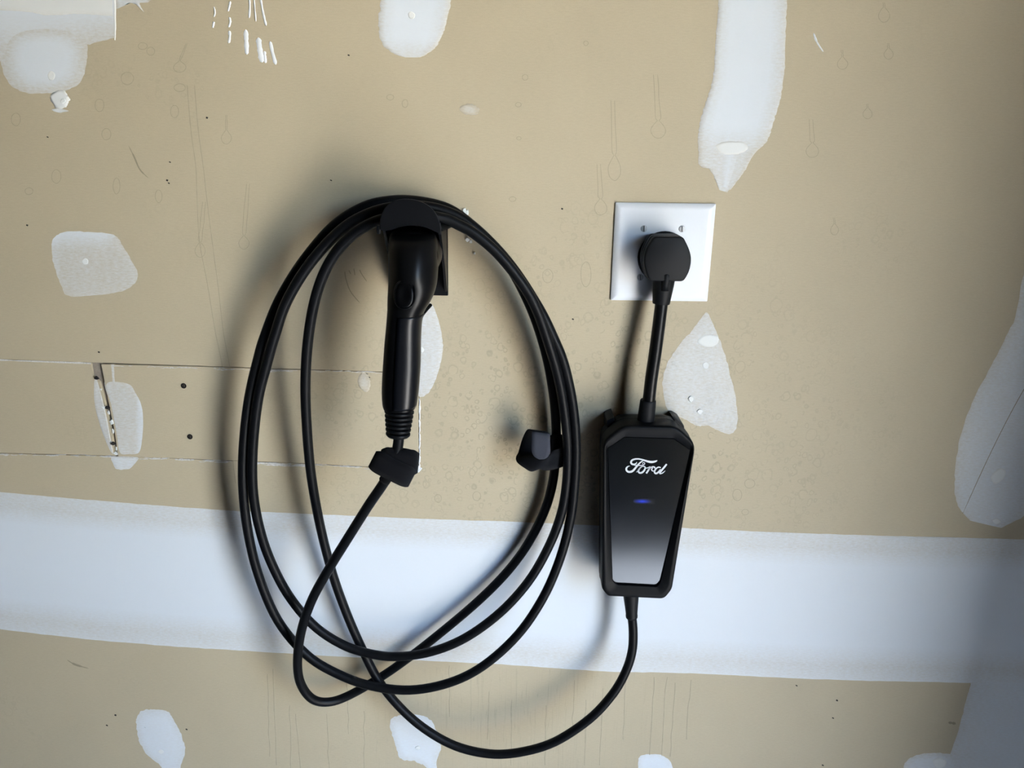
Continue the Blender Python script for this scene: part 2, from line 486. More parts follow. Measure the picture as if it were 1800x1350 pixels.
def sweep_patch(left, right, fr, cov, jag=1.0, per=8, mat='compound', ends=(1.0, 1.0), h=0.0006, name='compound_patch', fn=None):
    """compound drawn along a strip: two edge lines in pixels, cover by the fraction across"""
    A = catmull([Vector((x, y, 0)) for x, y in left], per); B = catmull([Vector((x, y, 0)) for x, y in right], per)
    n = len(A); m = len(fr); v, cv, f = [], [], []
    for i in range(n):
        for j, q in enumerate(fr):
            p = A[i].lerp(B[i], q)
            if j in (0, m - 1):
                p = p + (B[i] - A[i]).normalized() * (mnoise.noise(Vector((p.x * 0.2, p.y * 0.2, 1.3))) + 0.6 * mnoise.noise(Vector((p.x * 0.7, p.y * 0.7, 5.1)))) * jag
            w = P(p.x, p.y); w.y = -(0.00012 if j in (0, m - 1) else h)
            v.append(w)
            c = cov[j]
            e = min(i / n / 0.18, 1) if ends[0] < 1 else 1
            e2 = min((n - 1 - i) / n / 0.18, 1) if ends[1] < 1 else 1
            c *= (ends[0] + (1 - ends[0]) * e) * (ends[1] + (1 - ends[1]) * e2)
            cv.append(fn(p.x, p.y, c) if fn else c)
    for i in range(n - 1):
        for j in range(m - 1):
            f.append((i * m + j, i * m + j + 1, (i + 1) * m + j + 1, (i + 1) * m + j))
    me = bpy.data.meshes.new(name); me.from_pydata([tuple(q) for q in v], [], f)
    for poly in me.polygons:
        if poly.normal.y > 0: poly.flip()
    with_cover(me, cv)
    return obj(name, me, M[mat], wall)

# the wide taped joint across the lower wall
top = [(-2600, 560), (-1600, 690), (-900, 772), (-400, 826), (-150, 853), (0, 865), (150, 878), (300, 890), (420, 898), (560, 904), (720, 911), (900, 917), (1060, 924), (1200, 928), (1350, 935), (1500, 940), (1650, 944), (1800, 948), (2000, 954)]
bot = [(-2600, 750), (-1600, 895), (-900, 986), (-400, 1052), (-150, 1086), (0, 1106), (150, 1123), (300, 1136), (420, 1143), (560, 1152), (720, 1160), (900, 1169), (1060, 1180), (1200, 1183), (1350, 1190), (1500, 1196), (1650, 1199), (1800, 1203), (2000, 1208)]
sweep_patch(top, bot, [0, 0.02, 0.10, 0.15, 0.22, 0.5, 0.76, 0.84, 0.90, 0.98, 1.0],
            [0.70, 0.70, 0.66, 0.82, 0.98, 1.0, 0.98, 0.82, 0.66, 0.74, 0.80], jag=0.8, per=10, name='joint_tape_band', h=0.0009)
# corner compound, lower right
sweep_patch([(1708, 1196), (1700, 1225), (1684, 1285), (1664, 1345), (1650, 1390)], [(2140, 1196), (2130, 1225), (2115, 1285), (2100, 1345), (2090, 1390)],
            [0, 0.03, 0.12, 0.3, 0.6, 1], [0.6, 0.75, 0.85, 0.9, 0.9, 0.9], jag=1.5, name='corner_compound')
patch([(1588, 1350), (1600, 1332), (1630, 1324), (1668, 1325), (1690, 1336), (1694, 1360), (1680, 1385), (1630, 1390), (1596, 1378)], 0.6, 0.85)
patch([(1638, 1336), (1652, 1331), (1664, 1337), (1660, 1348), (1645, 1349)], 0.9, 1.0, jag=0.5, mat='compound_warm', h=0.0012)
# right: long compound stroke
sweep_patch([(1812, 440), (1795, 500), (1783, 560), (1752, 625), (1712, 700), (1688, 770), (1678, 835), (1682, 885), (1705, 915)],
            [(1960, 440), (1950, 500), (1940, 560), (1925, 625), (1905, 700), (1880, 770), (1850, 835), (1815, 895), (1760, 928)],
            [0, 0.03, 0.12, 0.3, 0.7, 1], [0.5, 0.6, 0.72, 0.78, 0.8, 0.6], jag=2.0)
patch([(1740, 838), (1756, 822), (1768, 826), (1764, 842), (1748, 852)], 0.8, 1.0, jag=0.5, mat='compound_warm', h=0.0010)
patch([(1742, 914), (1752, 910), (1760, 917), (1750, 922)], 0.8, 1.0, jag=0.5, mat='compound_warm', h=0.0010)
# top right: long vertical stroke
sweep_patch([(1266, -30), (1262, 20), (1257, 80), (1253, 140), (1240, 180), (1230, 215), (1227, 250), (1230, 290), (1247, 298), (1256, 315), (1264, 334)],
            [(1384, -30), (1382, 20), (1381, 80), (1377, 140), (1370, 180), (1360, 215), (1348, 248), (1326, 270), (1312, 295), (1295, 320), (1278, 338)],
            [0, 0.02, 0.08, 0.2, 0.5, 0.78, 0.92, 0.98, 1.0], [0.5, 0.6, 0.82, 0.97, 1.0, 0.96, 0.75, 0.6, 0.5], jag=2.0, per=10,
            fn=lambda x, y, c: c * (1 - 0.34 * sstep((y - 215) / 60)))
patch([(1256, 257), (1270, 249), (1292, 248), (1310, 250), (1316, 260), (1308, 268), (1290, 272), (1268, 271)], 0.8, 1.0, mat='compound_warm', h=0.0014)
sweep_patch([(1266, 270), (1266, 290), (1266, 312), (1268, 328)], [(1300, 270), (1296, 290), (1288, 312), (1280, 330)], [0, 0.15, 0.5, 0.85, 1], [0.55, 0.7, 0.85, 0.7, 0.55], h=0.00066)
# top centre
sweep_patch([(672, -30), (668, 10), (665, 45), (668, 68), (678, 84), (694, 95), (712, 101)], [(796, -30), (791, 10), (785, 40), (777, 64), (766, 82), (752, 94), (738, 101)],
            [0, 0.03, 0.1, 0.25, 0.5, 0.75, 0.9, 0.97, 1], [0.5, 0.62, 0.88, 1, 1, 1, 0.85, 0.6, 0.45], jag=2.2,
            fn=lambda x, y, c: c * (1 - 0.3 * sstep((y - 62) / 40)))
patch([(717, 24), (723, 20), (730, 25), (728, 33), (720, 33)], 0.95, 1.0, jag=0.3, mat='compound_warm', h=0.0011)
# top left: squared trowel end, round lobe and a knob
sweep_patch([(-260, -60), (20, -30), (80, -30), (140, -30), (200, -30)], [(-260, 90), (20, 108), (80, 98), (150, 79), (203, 67)],
            [0, 0.3, 0.55, 0.8, 0.95, 1], [1, 1, 0.9, 0.66, 0.55, 0.5], jag=3.2, h=0.0005)
sweep_patch([(-260, -60), (20, -30), (80, -30), (140, -30), (198, -30)], [(-260, 10), (20, 20), (80, 28), (140, 26), (199, 30)],
            [0, 0.4, 0.8, 0.95, 1], [1, 1, 1, 0.9, 0.7], jag=1.6, mat='compound_warm', h=0.0009)
sweep_patch([(198, -30), (199, 0), (200, 30), (201, 55), (201, 70)], [(203, -30), (204, 0), (204, 30), (204, 55), (203, 71)], [0, 0.5, 1], [0.9, 1, 0.9], jag=0.5, mat='compound_warm', h=0.0012)
patch([(2, 110), (6, 75), (30, 52), (80, 45), (130, 52), (152, 75), (153, 105), (145, 138), (122, 157), (88, 164), (45, 163), (16, 146)], 0.5, 0.97, feather=0.5, h=0.0008)
patch([(88, 168), (102, 158), (116, 162), (122, 174), (116, 188), (100, 190), (92, 180)], 0.85, 1.0, mat='compound_warm', h=0.0016, jag=2.4)
patch([(90, 193), (104, 191), (121, 195), (104, 198)], 0.6, 0.8, h=0.0004)
patch([(203, 12), (206, -20), (268, -20), (262, 3), (246, 6), (254, 22), (240, 8), (222, 6), (210, 14)], 0.4, 0.75, h=0.0004)
patch([(84, 132), (90, 124), (98, 130), (96, 140), (88, 142)], 0.9, 1, mat='compound_warm', h=0.0013, jag=0.4)
# left spot
patch([(91, 440), (95, 418), (118, 407), (160, 408), (200, 413), (216, 432), (232, 460), (243, 482), (232, 503), (205, 514), (165, 519), (120, 520), (107, 500), (95, 465)],
      0.46, 0.44, feather=0.3, jag=1.2, fn=lambda x, y, c: min(1, c + 0.42 * sstep((445 - y) / 35) * sstep((215 - x) / 40) + 0.15 * sstep((115 - x) / 20)))
patch([(144, 459), (150, 453), (156, 457), (155, 464), (148, 465)], 1, 1, jag=0.2, mat='compound_warm', h=0.0009)
# spot over the slanting cut (left of it and right of it)
patch([(165, 670), (171, 668), (186, 725), (196, 778), (200, 800), (192, 790), (178, 755), (166, 710)], 0.52, 0.5, jag=0.5, centre=(182, 735))
patch([(185, 669), (226, 670), (240, 688), (250, 708), (254, 735), (252, 775), (246, 800), (228, 803), (210, 800), (204, 765), (194, 712)], 0.54, 0.5, jag=0.8, centre=(224, 735),
      fn=lambda x, y, c: min(1, c + 0.25 * sstep((x - 238) / 8)))
patch([(196, 803), (220, 804), (243, 804), (236, 816), (226, 824), (206, 825), (199, 815)], 0.66, 0.75, jag=0.9)
sweep_patch([(194, 640), (196, 665), (199, 695), (202, 720)], [(202, 640), (203, 665), (205, 695), (205, 722)], [0, 0.3, 0.7, 1], [0.35, 0.55, 0.55, 0.35], h=0.0004)
# behind the connector
patch([(735, 545), (745, 528), (760, 536), (770, 560), (777, 590), (778, 620), (770, 655), (757, 685), (742, 698), (733, 690), (720, 640), (722, 580)], 0.55, 0.62, jag=1.6)
patch([(737, 614), (742, 609), (746, 615), (742, 620)], 1, 1, jag=0.2, mat='compound_warm', h=0.0010)
# beside the power cord
patch([(1166, 690), (1165, 665), (1175, 635), (1195, 605), (1215, 583), (1232, 560), (1243, 549), (1251, 565), (1262, 590), (1275, 625), (1284, 660), (1294, 705), (1296, 745), (1285, 763), (1265, 758), (1245, 748), (1225, 748), (1200, 735), (1176, 725)],
      0.5, 0.58, feather=0.3, jag=1.6, centre=(1228, 670))
patch([(1224, 601), (1232, 590), (1248, 587), (1262, 592), (1262, 603), (1252, 610), (1236, 609)], 0.9, 1.0, jag=0.6, mat='compound_warm', h=0.0013)
patch([(1234, 640), (1240, 635), (1246, 640), (1244, 648), (1237, 648)], 1, 1, jag=0.3, mat='compound_warm', h=0.0010)
patch([(1209, 700), (1214, 695), (1219, 701), (1214, 707)], 1, 1, jag=0.4, mat='compound_warm', h=0.0022)
patch([(1224, 723), (1230, 718), (1236, 723), (1230, 729)], 1, 1, jag=0.3, mat='compound_warm', h=0.0014)
# lower spots
patch([(240, 1262), (249, 1250), (268, 1247), (292, 1249), (305, 1265), (318, 1290), (326, 1318), (318, 1345), (312, 1380), (290, 1380), (284, 1349), (262, 1330), (246, 1305), (241, 1282)], 0.75, 0.9, jag=2.0, centre=(280, 1300))
patch([(278, 1320), (284, 1317), (289, 1321), (283, 1325)], 1, 1, jag=0.2, mat='compound_warm', h=0.001)
patch([(685, 1275), (690, 1262), (712, 1257), (745, 1258), (762, 1272), (773, 1300), (775, 1318), (768, 1336), (766, 1362), (746, 1346), (726, 1338), (703, 1332), (694, 1306)], 0.75, 0.92, jag=2.0, centre=(730, 1300))
patch([(729, 1314), (735, 1310), (740, 1314), (735, 1318)], 1, 1, jag=0.2, mat='compound_warm', h=0.001)
patch([(1122, 1336), (1130, 1327), (1155, 1326), (1172, 1332), (1182, 1347), (1186, 1370), (1140, 1380), (1124, 1365)], 0.8, 0.95, jag=1.2)
# faint rubbed spots
for (x, y, w, h_) in ((825, 193, 18, 10), (640, 672, 12, 18)):
    patch([(x - w, y - 2), (x - w * 0.4, y - h_), (x + w * 0.6, y - h_ * 0.8), (x + w, y + 3), (x + w * 0.5, y + h_), (x - w * 0.5, y + h_ * 0.7)], 0.12, 0.36, feather=0.9, jag=2, h=0.0008, name='rubbed_spot')

def stroke_strip(pts, width, d=0.0006, per=6, wob=0.0, pinch=True):
    """flat-ish line of given pixel width on the wall, with a low crest"""
    c = catmull([Vector((x, y, 0)) for x, y in pts], per); n = len(c); v, f = [], []
    for i, p in enumerate(c):
        t = (c[min(n - 1, i + 1)] - c[max(0, i - 1)]); t.normalize()
        nn = Vector((-t.y, t.x, 0))
        w = (width[min(len(width) - 1, int(i / n * len(width)))] if isinstance(width, (list, tuple)) else width) / 2
        if pinch: w *= max(0.15, min(1, i / (n * 0.12) + 0.15, (n - 1 - i) / (n * 0.12) + 0.15))
        w *= 1 + wob * mnoise.noise(Vector((p.x * 0.4, p.y * 0.4, width[0] if isinstance(width, (list, tuple)) else width)))
        for s, dd in ((-1, 0.0001), (0, d), (1, 0.0001)):
            q = P(p.x + nn.x * w * s, p.y + nn.y * w * s); q.y = -dd; v.append(q)
    for i in range(n - 1):
        for j in range(2): f.append((i * 3 + j, i * 3 + j + 1, (i + 1) * 3 + j + 1, (i + 1) * 3 + j))
    return v, f

def lines(name, parts, mat, kind=None):
    v, f = merge(parts)
    me = bpy.data.meshes.new(name); me.from_pydata([tuple(q) for q in v], [], f)
    for poly in me.polygons:
        if poly.normal.y > 0: poly.flip()
    o = obj(name, me, M[mat], wall)
    if kind: o['kind'] = kind
    return o

# white splashes of thin compound near the top
for pts, w in (([(438, -8), (439, 12), (438, 32)], 3.5), ([(446, -8), (448, 15), (450, 38)], 2.5), ([(457, -10), (462, 20), (468, 46)], 4),
               ([(432, 52), (433, 72), (434, 96)], 8), ([(403, 54), (404, 64), (402, 76)], 5), ([(454, 66), (457, 88), (461, 110)], 9),
               ([(465, 90), (466, 100), (467, 111)], 5), ([(475, 73), (479, 92), (485, 114)], 6), ([(376, 38), (375, 44), (374, 49)], 4),
               ([(405, 2), (403, 12), (401, 20)], 4), ([(403, 30), (405, 38), (402, 48)], 4), ([(376, 12), (378, 22), (376, 30)], 3), ([(1430, 58), (1436, 74), (1447, 91)], 3.5)):
    lines('compound_splash', [stroke_strip(pts, w, 0.0012, wob=0.5)], 'white_bit')
# plaster crumbs beside the holster
for (x, y, r) in ((816, 369, 4), (820, 373, 5), (813, 376, 3), (822, 421, 4), (828, 425, 3), (834, 445, 2.5), (1214, 702, 3), (112, 178, 5)):
    n_ = 7; pts = [(x + r * random.uniform(0.7, 1.2) * math.cos(6.283 * k / n_), y + r * random.uniform(0.7, 1.2) * math.sin(6.283 * k / n_)) for k in range(n_)]
    patch(pts, 1, 1, jag=0.4, mat='compound_warm', h=0.0025, name='plaster_crumb')

# torn paper along the seams
random.seed(3)
def seam_bits(a, b, n_, wmin, wmax, dy):
    parts = []
    for i in range(n_):
        t = random.random(); L = random.uniform(4, 26)
        x = a[0] + (b[0] - a[0]) * t; y = a[1] + (b[1] - a[1]) * t + dy + random.uniform(-1.6, 1.6)
        sl = (b[1] - a[1]) / (b[0] - a[0])
        parts.append(stroke_strip([(x - L / 2, y - L / 2 * sl + random.uniform(-1, 1)), (x, y + random.uniform(-1.2, 1.2)), (x + L / 2, y + L / 2 * sl + random.uniform(-1, 1))],
                                  random.uniform(wmin, wmax) * 0.75, random.uniform(0.0005, 0.0012), per=3, wob=0.7))
    return parts
o = lines('torn_paper', [stroke_strip([(-60, 631), (0, 633), (80, 636), (160, 639)], 3.2, 0.0004, wob=0.9, pinch=False)] + seam_bits((205, 641), (520, 652), 34, 0.8, 2.4, 1) + seam_bits((540, 650), (735, 657), 22, 0.8, 2.4, 1), 'torn', 'stuff')
o = lines('torn_paper', seam_bits((-40, 798), (205, 802), 30, 0.8, 2.2, 0) + seam_bits((210, 803), (400, 810), 26, 1, 3, 1) + seam_bits((450, 812), (545, 817), 34, 1.2, 4.0, 2) + seam_bits((550, 816), (660, 823), 18, 0.8, 2.2, 0), 'torn', 'stuff')
o = lines('torn_paper', [stroke_strip([(737 + random.uniform(-1, 1), 700 + i * 12.5), (738, 706 + i * 12.5), (737 + random.uniform(-1, 1), 714 + i * 12.5)], random.uniform(1.5, 3.2), 0.0009, 3, 0.5) for i in range(10)]
          + [stroke_strip([(728, 829), (734, 824), (738, 818)], 5, 0.0015, 4, 0.6), stroke_strip([(734, 830), (738, 826), (741, 822)], 4, 0.0012, 4, 0.5)], 'white_bit', 'stuff')
# loose gypsum bits in the slanting cut
for (x, y, r, e) in ((191, 724, 2.6, 1.6), (197, 742, 5, 1.0), (199, 757, 2.4, 2.6), (203, 797, 5.5, 0.7), (196, 778, 3.5, 0.8), (182, 716, 3, 1.0), (205, 788, 2.0, 2.2), (178, 684, 1.8, 1.5)):
    n_ = 9; a0 = random.uniform(0, 6); pts = []
    for k in range(n_):
        q = random.uniform(0.45, 1.15); u, w_ = r * q * math.cos(6.283 * k / n_), r * e * q * math.sin(6.283 * k / n_)
        pts.append((x + u + w_ * 0.22, y + w_))
    patch(pts, 1, 1, jag=0.9, mat='compound_warm', h=0.0013, name='plaster_crumb')
for (x, y) in ((170, 664), (199, 779), (189, 716)):
    patch([(x - 4, y), (x, y - 3), (x + 5, y + 1), (x + 1, y + 3)], 1, 1, jag=0.6, mat='dark_hole', h=0.0026, name='torn_hole')

# black screws
for (x, y) in ((323, 678), (334, 767.5)):
    c = P(x, y); r = S(5.2)
    rings = [[Vector((c.x + r * k * math.cos(a), -d, c.z + r * k * math.sin(a))) for a in [6.2832 * i / 20 for i in range(20)]]
             for k, d in ((1.0, -0.002), (1.0, 0.0006), (0.9, 0.0010), (0.55, 0.0008), (0.3, -0.0010))]
    s = sharp(obj('drywall_screw', mesh(*loft(rings)), M['screw_black'], wall))
    v1 = box(c.x - r * 0.6, c.x + r * 0.6, -0.0012, -0.0004, c.z - r * 0.13, c.z + r * 0.13)
    v2 = box(c.x - r * 0.13, c.x + r * 0.13, -0.0012, -0.0004, c.z - r * 0.6, c.z + r * 0.6)
    adopt(obj('cross_slot', mesh(*merge([v1, v2])), M['dark_hole'], smooth=False), s)

# dried water drops and runs
def drop(x, y, rx, ry, tail=0, lean=0.0, w=1.1):
    """outline of a dried drop; tail: length of the run above it"""
    pts = []
    for k in range(25):
        a = -math.pi / 2 + 0.28 + (2 * math.pi - 0.56) * k / 24 if tail else 2 * math.pi * k / 24
        jx = 1 + 0.06 * mnoise.noise(Vector((x + math.cos(a), y + math.sin(a), k * 0.3)))
        tp = 1 - 0.72 * max(0.0, -math.sin(a)) ** 1.6 if tail else 1
        pts.append((x + rx * math.cos(a) * jx * tp, y + ry * math.sin(a) * (1.25 if tail and math.sin(a) < 0 else 1) * jx))
    if tail:
        a0, a1 = pts[0], pts[-1]; hw = max(1.2, abs(a0[0] - a1[0]) / 2, rx * 0.3 if tail > 30 else 0)
        up = lambda s, t: (x + s * hw * (1.2 - 0.25 * t) - lean * tail * t + 1.2 * mnoise.noise(Vector((x, y + t * 9, s))), y - ry * 1.25 - tail * t)
        pts = [up(1, t) for t in (1, 0.75, 0.5, 0.25, 0.05)] + pts + [up(-1, t) for t in (0.05, 0.25, 0.5, 0.75, 1)]
    return [stroke_strip(pts, w, 0.00022, per=2, wob=0.4, pinch=False)]
st = []
for d in ((1080, 297, 11, 20, 95, 0.03), (1157, 229, 13, 14, 80, 0.06), (1056, 365, 11, 13, 60, 0.06), (1481, 112, 9, 10, 12, 0.1), (1554, 27, 10, 12, 8, 0.1), (1428, 265, 11, 12, 40, 0.06),
          (1467, 404, 7, 9, 10, 0.1), (1525, 200, 8, 9, 6, 0.1), (1562, 95, 8, 9, 8, 0.1), (398, 242, 9, 11, 26, 0), (429, 427, 9, 11, 90, -0.08), (352, 440, 9, 12, 70, -0.1), (316, 118, 11, 9, 30, -0.4),
          (205, 327, 6, 14, 0, 0), (279, 345, 6, 11, 0, 0)):
    st += drop(*d)
for (x, y, rx, ry) in ((712, 182, 5, 7), (686, 171, 6, 5), (901, 350, 6, 4), (923, 136, 5, 5), (911, 184, 5, 4), (912, 243, 4, 3), (1030, 76, 4, 4), (175, 185, 8, 11), (187, 236, 8, 10), (251, 81, 8, 6), (265, 90, 7, 7),
                       (224, 138, 11, 11), (316, 154, 10, 7), (307, 196, 7, 11), (99, 310, 8, 12), (51, 336, 7, 6), (28, 210, 8, 11), (1030, 482, 9, 22), (963, 485, 9, 12), (1296, 870, 8, 10), (1318, 850, 9, 8), (838, 872, 7, 8), (770, 876, 6, 7), (1310, 900, 6, 5)):
    st += drop(x, y, rx, ry)
# two long wandering runs on the left
for off in (0, 13):
    st.append(stroke_strip([(329 + off, 150), (333 + off * 1.0, 200), (337 + off, 240), (344 + off, 290), (346 + off * 1.2, 330), (348 + off * 1.5, 380), (352 + off * 1.7, 430), (365 + off * 1.4, 500), (378 + off * 1.1, 580), (390 + off, 640), (396 + off, 700), (406 + off * 0.8, 780), (414 + off * 0.5, 850)], 1.2, 0.0003, per=6, wob=0.5, pinch=False))
for (x, y0, y1, ln) in ((470, 1185, 1330, 4), (480, 1175, 1345, 6), (509, 1240, 1350, 3), (520, 1255, 1350, 8), (640, 1250, 1350, 0), (860, 1215, 1300, -3), (1010, 1195, 1290, -4), (1060, 1210, 1345, -6), (1150, 1190, 1330, -8), (1172, 1190, 1345, -10), (1187, 1200, 1330, -9), (1215, 1195, 1300, -9), (900, 1230, 1345, -2), (960, 1240, 1345, -2), (790, 1170, 1260, 0), (1100, 1195, 1300, -5), (610, 1190, 1290, 3), (575, 1255, 1350, 3), (1030, 1230, 1345, -3)):
    k = 7; st.append(stroke_strip([(x + ln * i / k + 2.5 * mnoise.noise(Vector((x * 1.7, i * 1.3, 0))), y0 + (y1 - y0) * i / k) for i in range(k + 1)], 1.3, 0.0003, per=4, wob=0.6, pinch=False))
lines('water_stain', st, 'stain_line', 'stuff')
# pencil / dirt smudges
lines('dark_scuff', [stroke_strip([(226, 256), (236, 276), (246, 298), (261, 313)], [1.2, 2.6, 2.2, 1.2], 0.0002)], 'smudge')
lines('dark_scuff', [stroke_strip([(606, 476), (608, 490), (616, 512), (633, 533)], 1.6, 0.0002), stroke_strip([(613, 475), (617, 482)], 1.5, 0.0002), stroke_strip([(622, 472), (624, 484)], 1.5, 0.0002), stroke_strip([(632, 474), (636, 482), (645, 495)], 1.5, 0.0002)], 'smudge', 'stuff')
lines('dark_scuff', [stroke_strip([(118, 1160), (132, 1168), (156, 1175)], [1.5, 3.5, 1.5], 0.0002)], 'smudge')
lines('dark_scuff', [stroke_strip([(1667, 1270), (1674, 1271), (1680, 1272)], 4, 0.0004, wob=0.6), stroke_strip([(1676, 1324), (1682, 1318), (1687, 1312)], 2, 0.0002)], 'smudge', 'stuff')
lines('compound_crack', [stroke_strip([(631, 985), (636, 1005), (641, 1017), (646, 1035), (646, 1050), (655, 1063), (662, 1079), (673, 1094), (688, 1107)], 1.4, 0.0002, pinch=False)], 'torn')
lines('pencil_line', [stroke_strip([(1812, 662), (1775, 728), (1735, 808), (1692, 902)], 3.2, 0.0009, wob=0.2)], 'smudge')
spk = []
for (x, y) in ((84, 241), (364, 207), (299, 285), (294, 317), (297, 322), (582, 317), (48, 396), (174, 619), (328, 987), (196, 1015), (513, 1008), (745, 1095), (1513, 1001), (1787, 1079), (1360, 1177), (1400, 1205), (1464, 1262), (1471, 1231), (1540, 1052), (1678, 1130), (1658, 1107), (660, 1032), (613, 97), (645, 657), (649, 663), (255, 1278), (328, 1282), (203, 1257), (188, 1275), (1537, 1126), (1446, 1345), (1007, 561), (988, 367), (720, 1110)):
    spk.append(stroke_strip([(x - 1.6, y - 0.6), (x, y), (x + 1.6, y + 0.8)], random.uniform(1.6, 3.0), 0.0007, per=2, pinch=False))
lines('dirt_speck', spk, 'dark_hole', 'stuff')

# ------------------------------------------------------------------ outlet plate
oc = P(1163.5, 444)
hw, hh = 0.0580, 0.0572
outlet = tag(empty('wall_outlet', (oc.x, 0, oc.z)), 'white two-gang wall plate with a round black outlet on the drywall', 'outlet')
tilt = Matrix.Translation((oc.x, 0, oc.z)) @ Matrix.Rotation(math.radians(-0.3), 4, 'Y') @ Matrix.Translation((-oc.x, 0, -oc.z))
def rect(cx, cz, a, b):
    return [Vector((cx - a, 0, cz - b)), Vector((cx + a, 0, cz - b)), Vector((cx + a, 0, cz + b)), Vector((cx - a, 0, cz + b))]
rings = []
for ins, d in ((0, 0.0), (0, 0.0022), (0.0006, 0.0030), (0.0045, 0.0052), (0.0062, 0.0058), (0.0085, 0.0060)):
    rings.append(at_depth(round_poly(rect(oc.x, oc.z, hw - ins, hh - ins), 0.0012, 4), d))
pl = sharp(obj('cover_plate', mesh(*loft(rings)), M['plate']), 25); pl.data.transform(tilt); adopt(pl, outlet)
rc = P(1166, 452, 0.006)
rings = [[Vector((rc.x + 0.0302 * k * math.cos(a), -d, rc.z + 0.0302 * k * math.sin(a))) for a in [6.2832 * i / 40 for i in range(40)]] for k, d in ((1, 0.002), (1, 0.0075), (0.96, 0.0085), (0.5, 0.0085))]
adopt(sharp(obj('receptacle', mesh(*loft(rings)), M['plug'])), outlet)
for (x, y, an) in ((1132, 402, 88), (1199, 402.5, 86), (1125.5, 487.5, 80), (1193, 488, 85)):
    c = P(x, y, 0.0065); r = S(5.6)
    rings = [[Vector((c.x + r * k * math.cos(a), -d, c.z + r * k * math.sin(a))) for a in [6.2832 * i / 24 for i in range(24)]] for k, d in ((1, 0.004), (1, 0.0064), (0.9, 0.0068), (0.5, 0.0070))]
    s = adopt(sharp(obj('plate_screw', mesh(*loft(rings)), M['screw_white'])), outlet)
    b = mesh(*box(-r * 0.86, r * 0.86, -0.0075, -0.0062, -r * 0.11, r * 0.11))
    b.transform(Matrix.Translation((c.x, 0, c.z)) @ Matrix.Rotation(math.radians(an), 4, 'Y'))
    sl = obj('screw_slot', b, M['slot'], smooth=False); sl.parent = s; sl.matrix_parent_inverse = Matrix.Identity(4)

# ------------------------------------------------------------------ the charger: box, cord, plug, cable, connector
bc = P(1130, 1050, 0.0)
charger = tag(empty('car_charger', (bc.x, 0, bc.z)), 'black portable electric car charger with plug, control box and coiled cable hanging on the drywall', 'car charger')

# ---- control box
FD, BD = 0.062, 0.014
front = [P(*q, FD) for q in ((1060, 776), (1095, 748), (1190, 750), (1224, 781), (1182, 1037), (1168, 1054), (1068, 1049), (1058, 1036))]
inner = [P(*q, 0.058) for q in ((1068, 788), (1098, 768), (1184, 771), (1213, 791), (1160, 1024), (1154, 1031), (1083, 1027), (1077, 1021))]
rF = [0.010, 0.010, 0.010, 0.012, 0.006, 0.006, 0.004, 0.004]
fo = round_poly(front, rF, 6); io = round_poly(inner, [0.0012] * 4 + [0.003] * 4, 6)
crest = [a.lerp(b, 0.42) for a, b in zip(fo, io)]
rings = [at_depth(shrink(fo, 0.004), BD), at_depth(shrink(fo, 0.0015), BD + 0.002), at_depth(fo, BD + 0.010), at_depth(fo, FD - 0.004), at_depth(shrink(fo, 0.0007), FD - 0.0012), at_depth(shrink(fo, 0.0022), FD),
         at_depth(crest, FD - 0.0002), at_depth(shrink(io, -0.0006), 0.0588), at_depth(io, 0.0530)]
hs = adopt(sharp(obj('control_box', mesh(*loft(rings)), M['housing']), 50), charger)
def sub(o, part):
    o.parent = part; o.matrix_parent_inverse = part.matrix_parent_inverse.copy() if part.parent else Matrix.Identity(4)
    o.matrix_parent_inverse = Matrix.Identity(4)
    return o
# glossy front panel, very slightly bowed
pz = [p.z for p in io]; z0, z1 = min(pz), max(pz)
pan_out = shrink(io, 0.0003)
def panel_d(z):
    t = (z - z0) / (z1 - z0)                 # 0 at the bottom
    return 0.0586 - 0.0030 * (1 - t) ** 2
rows = []
n_ = len(pan_out)
v = [Vector((p.x, -0.0535, p.z)) for p in pan_out] + [Vector((p.x, -panel_d(p.z), p.z)) for p in pan_out]
bm = bmesh.new()
vv = [bm.verts.new(q) for q in v]
for k in range(n_): bm.faces.new((vv[k], vv[(k + 1) % n_], vv[n_ + (k + 1) % n_], vv[n_ + k]))
cap = bm.faces.new(vv[n_:])
bm.normal_update()
for i in range(1, 26):                       # slice so that the panel can follow its bow
    z = z0 + (z1 - z0) * i / 26
    bmesh.ops.bisect_plane(bm, geom=list(bm.verts) + list(bm.edges) + list(bm.faces), plane_co=(0, 0, z), plane_no=(0, 0, 1))
for q in bm.verts:
    if q.co.y < -0.0536: q.co.y = -panel_d(q.co.z)
bmesh.ops.recalc_face_normals(bm, faces=bm.faces)
panel = sub(sharp(obj('front_panel', bm, M['panel']), 40), hs); panel['label'] = 'glossy black front panel'

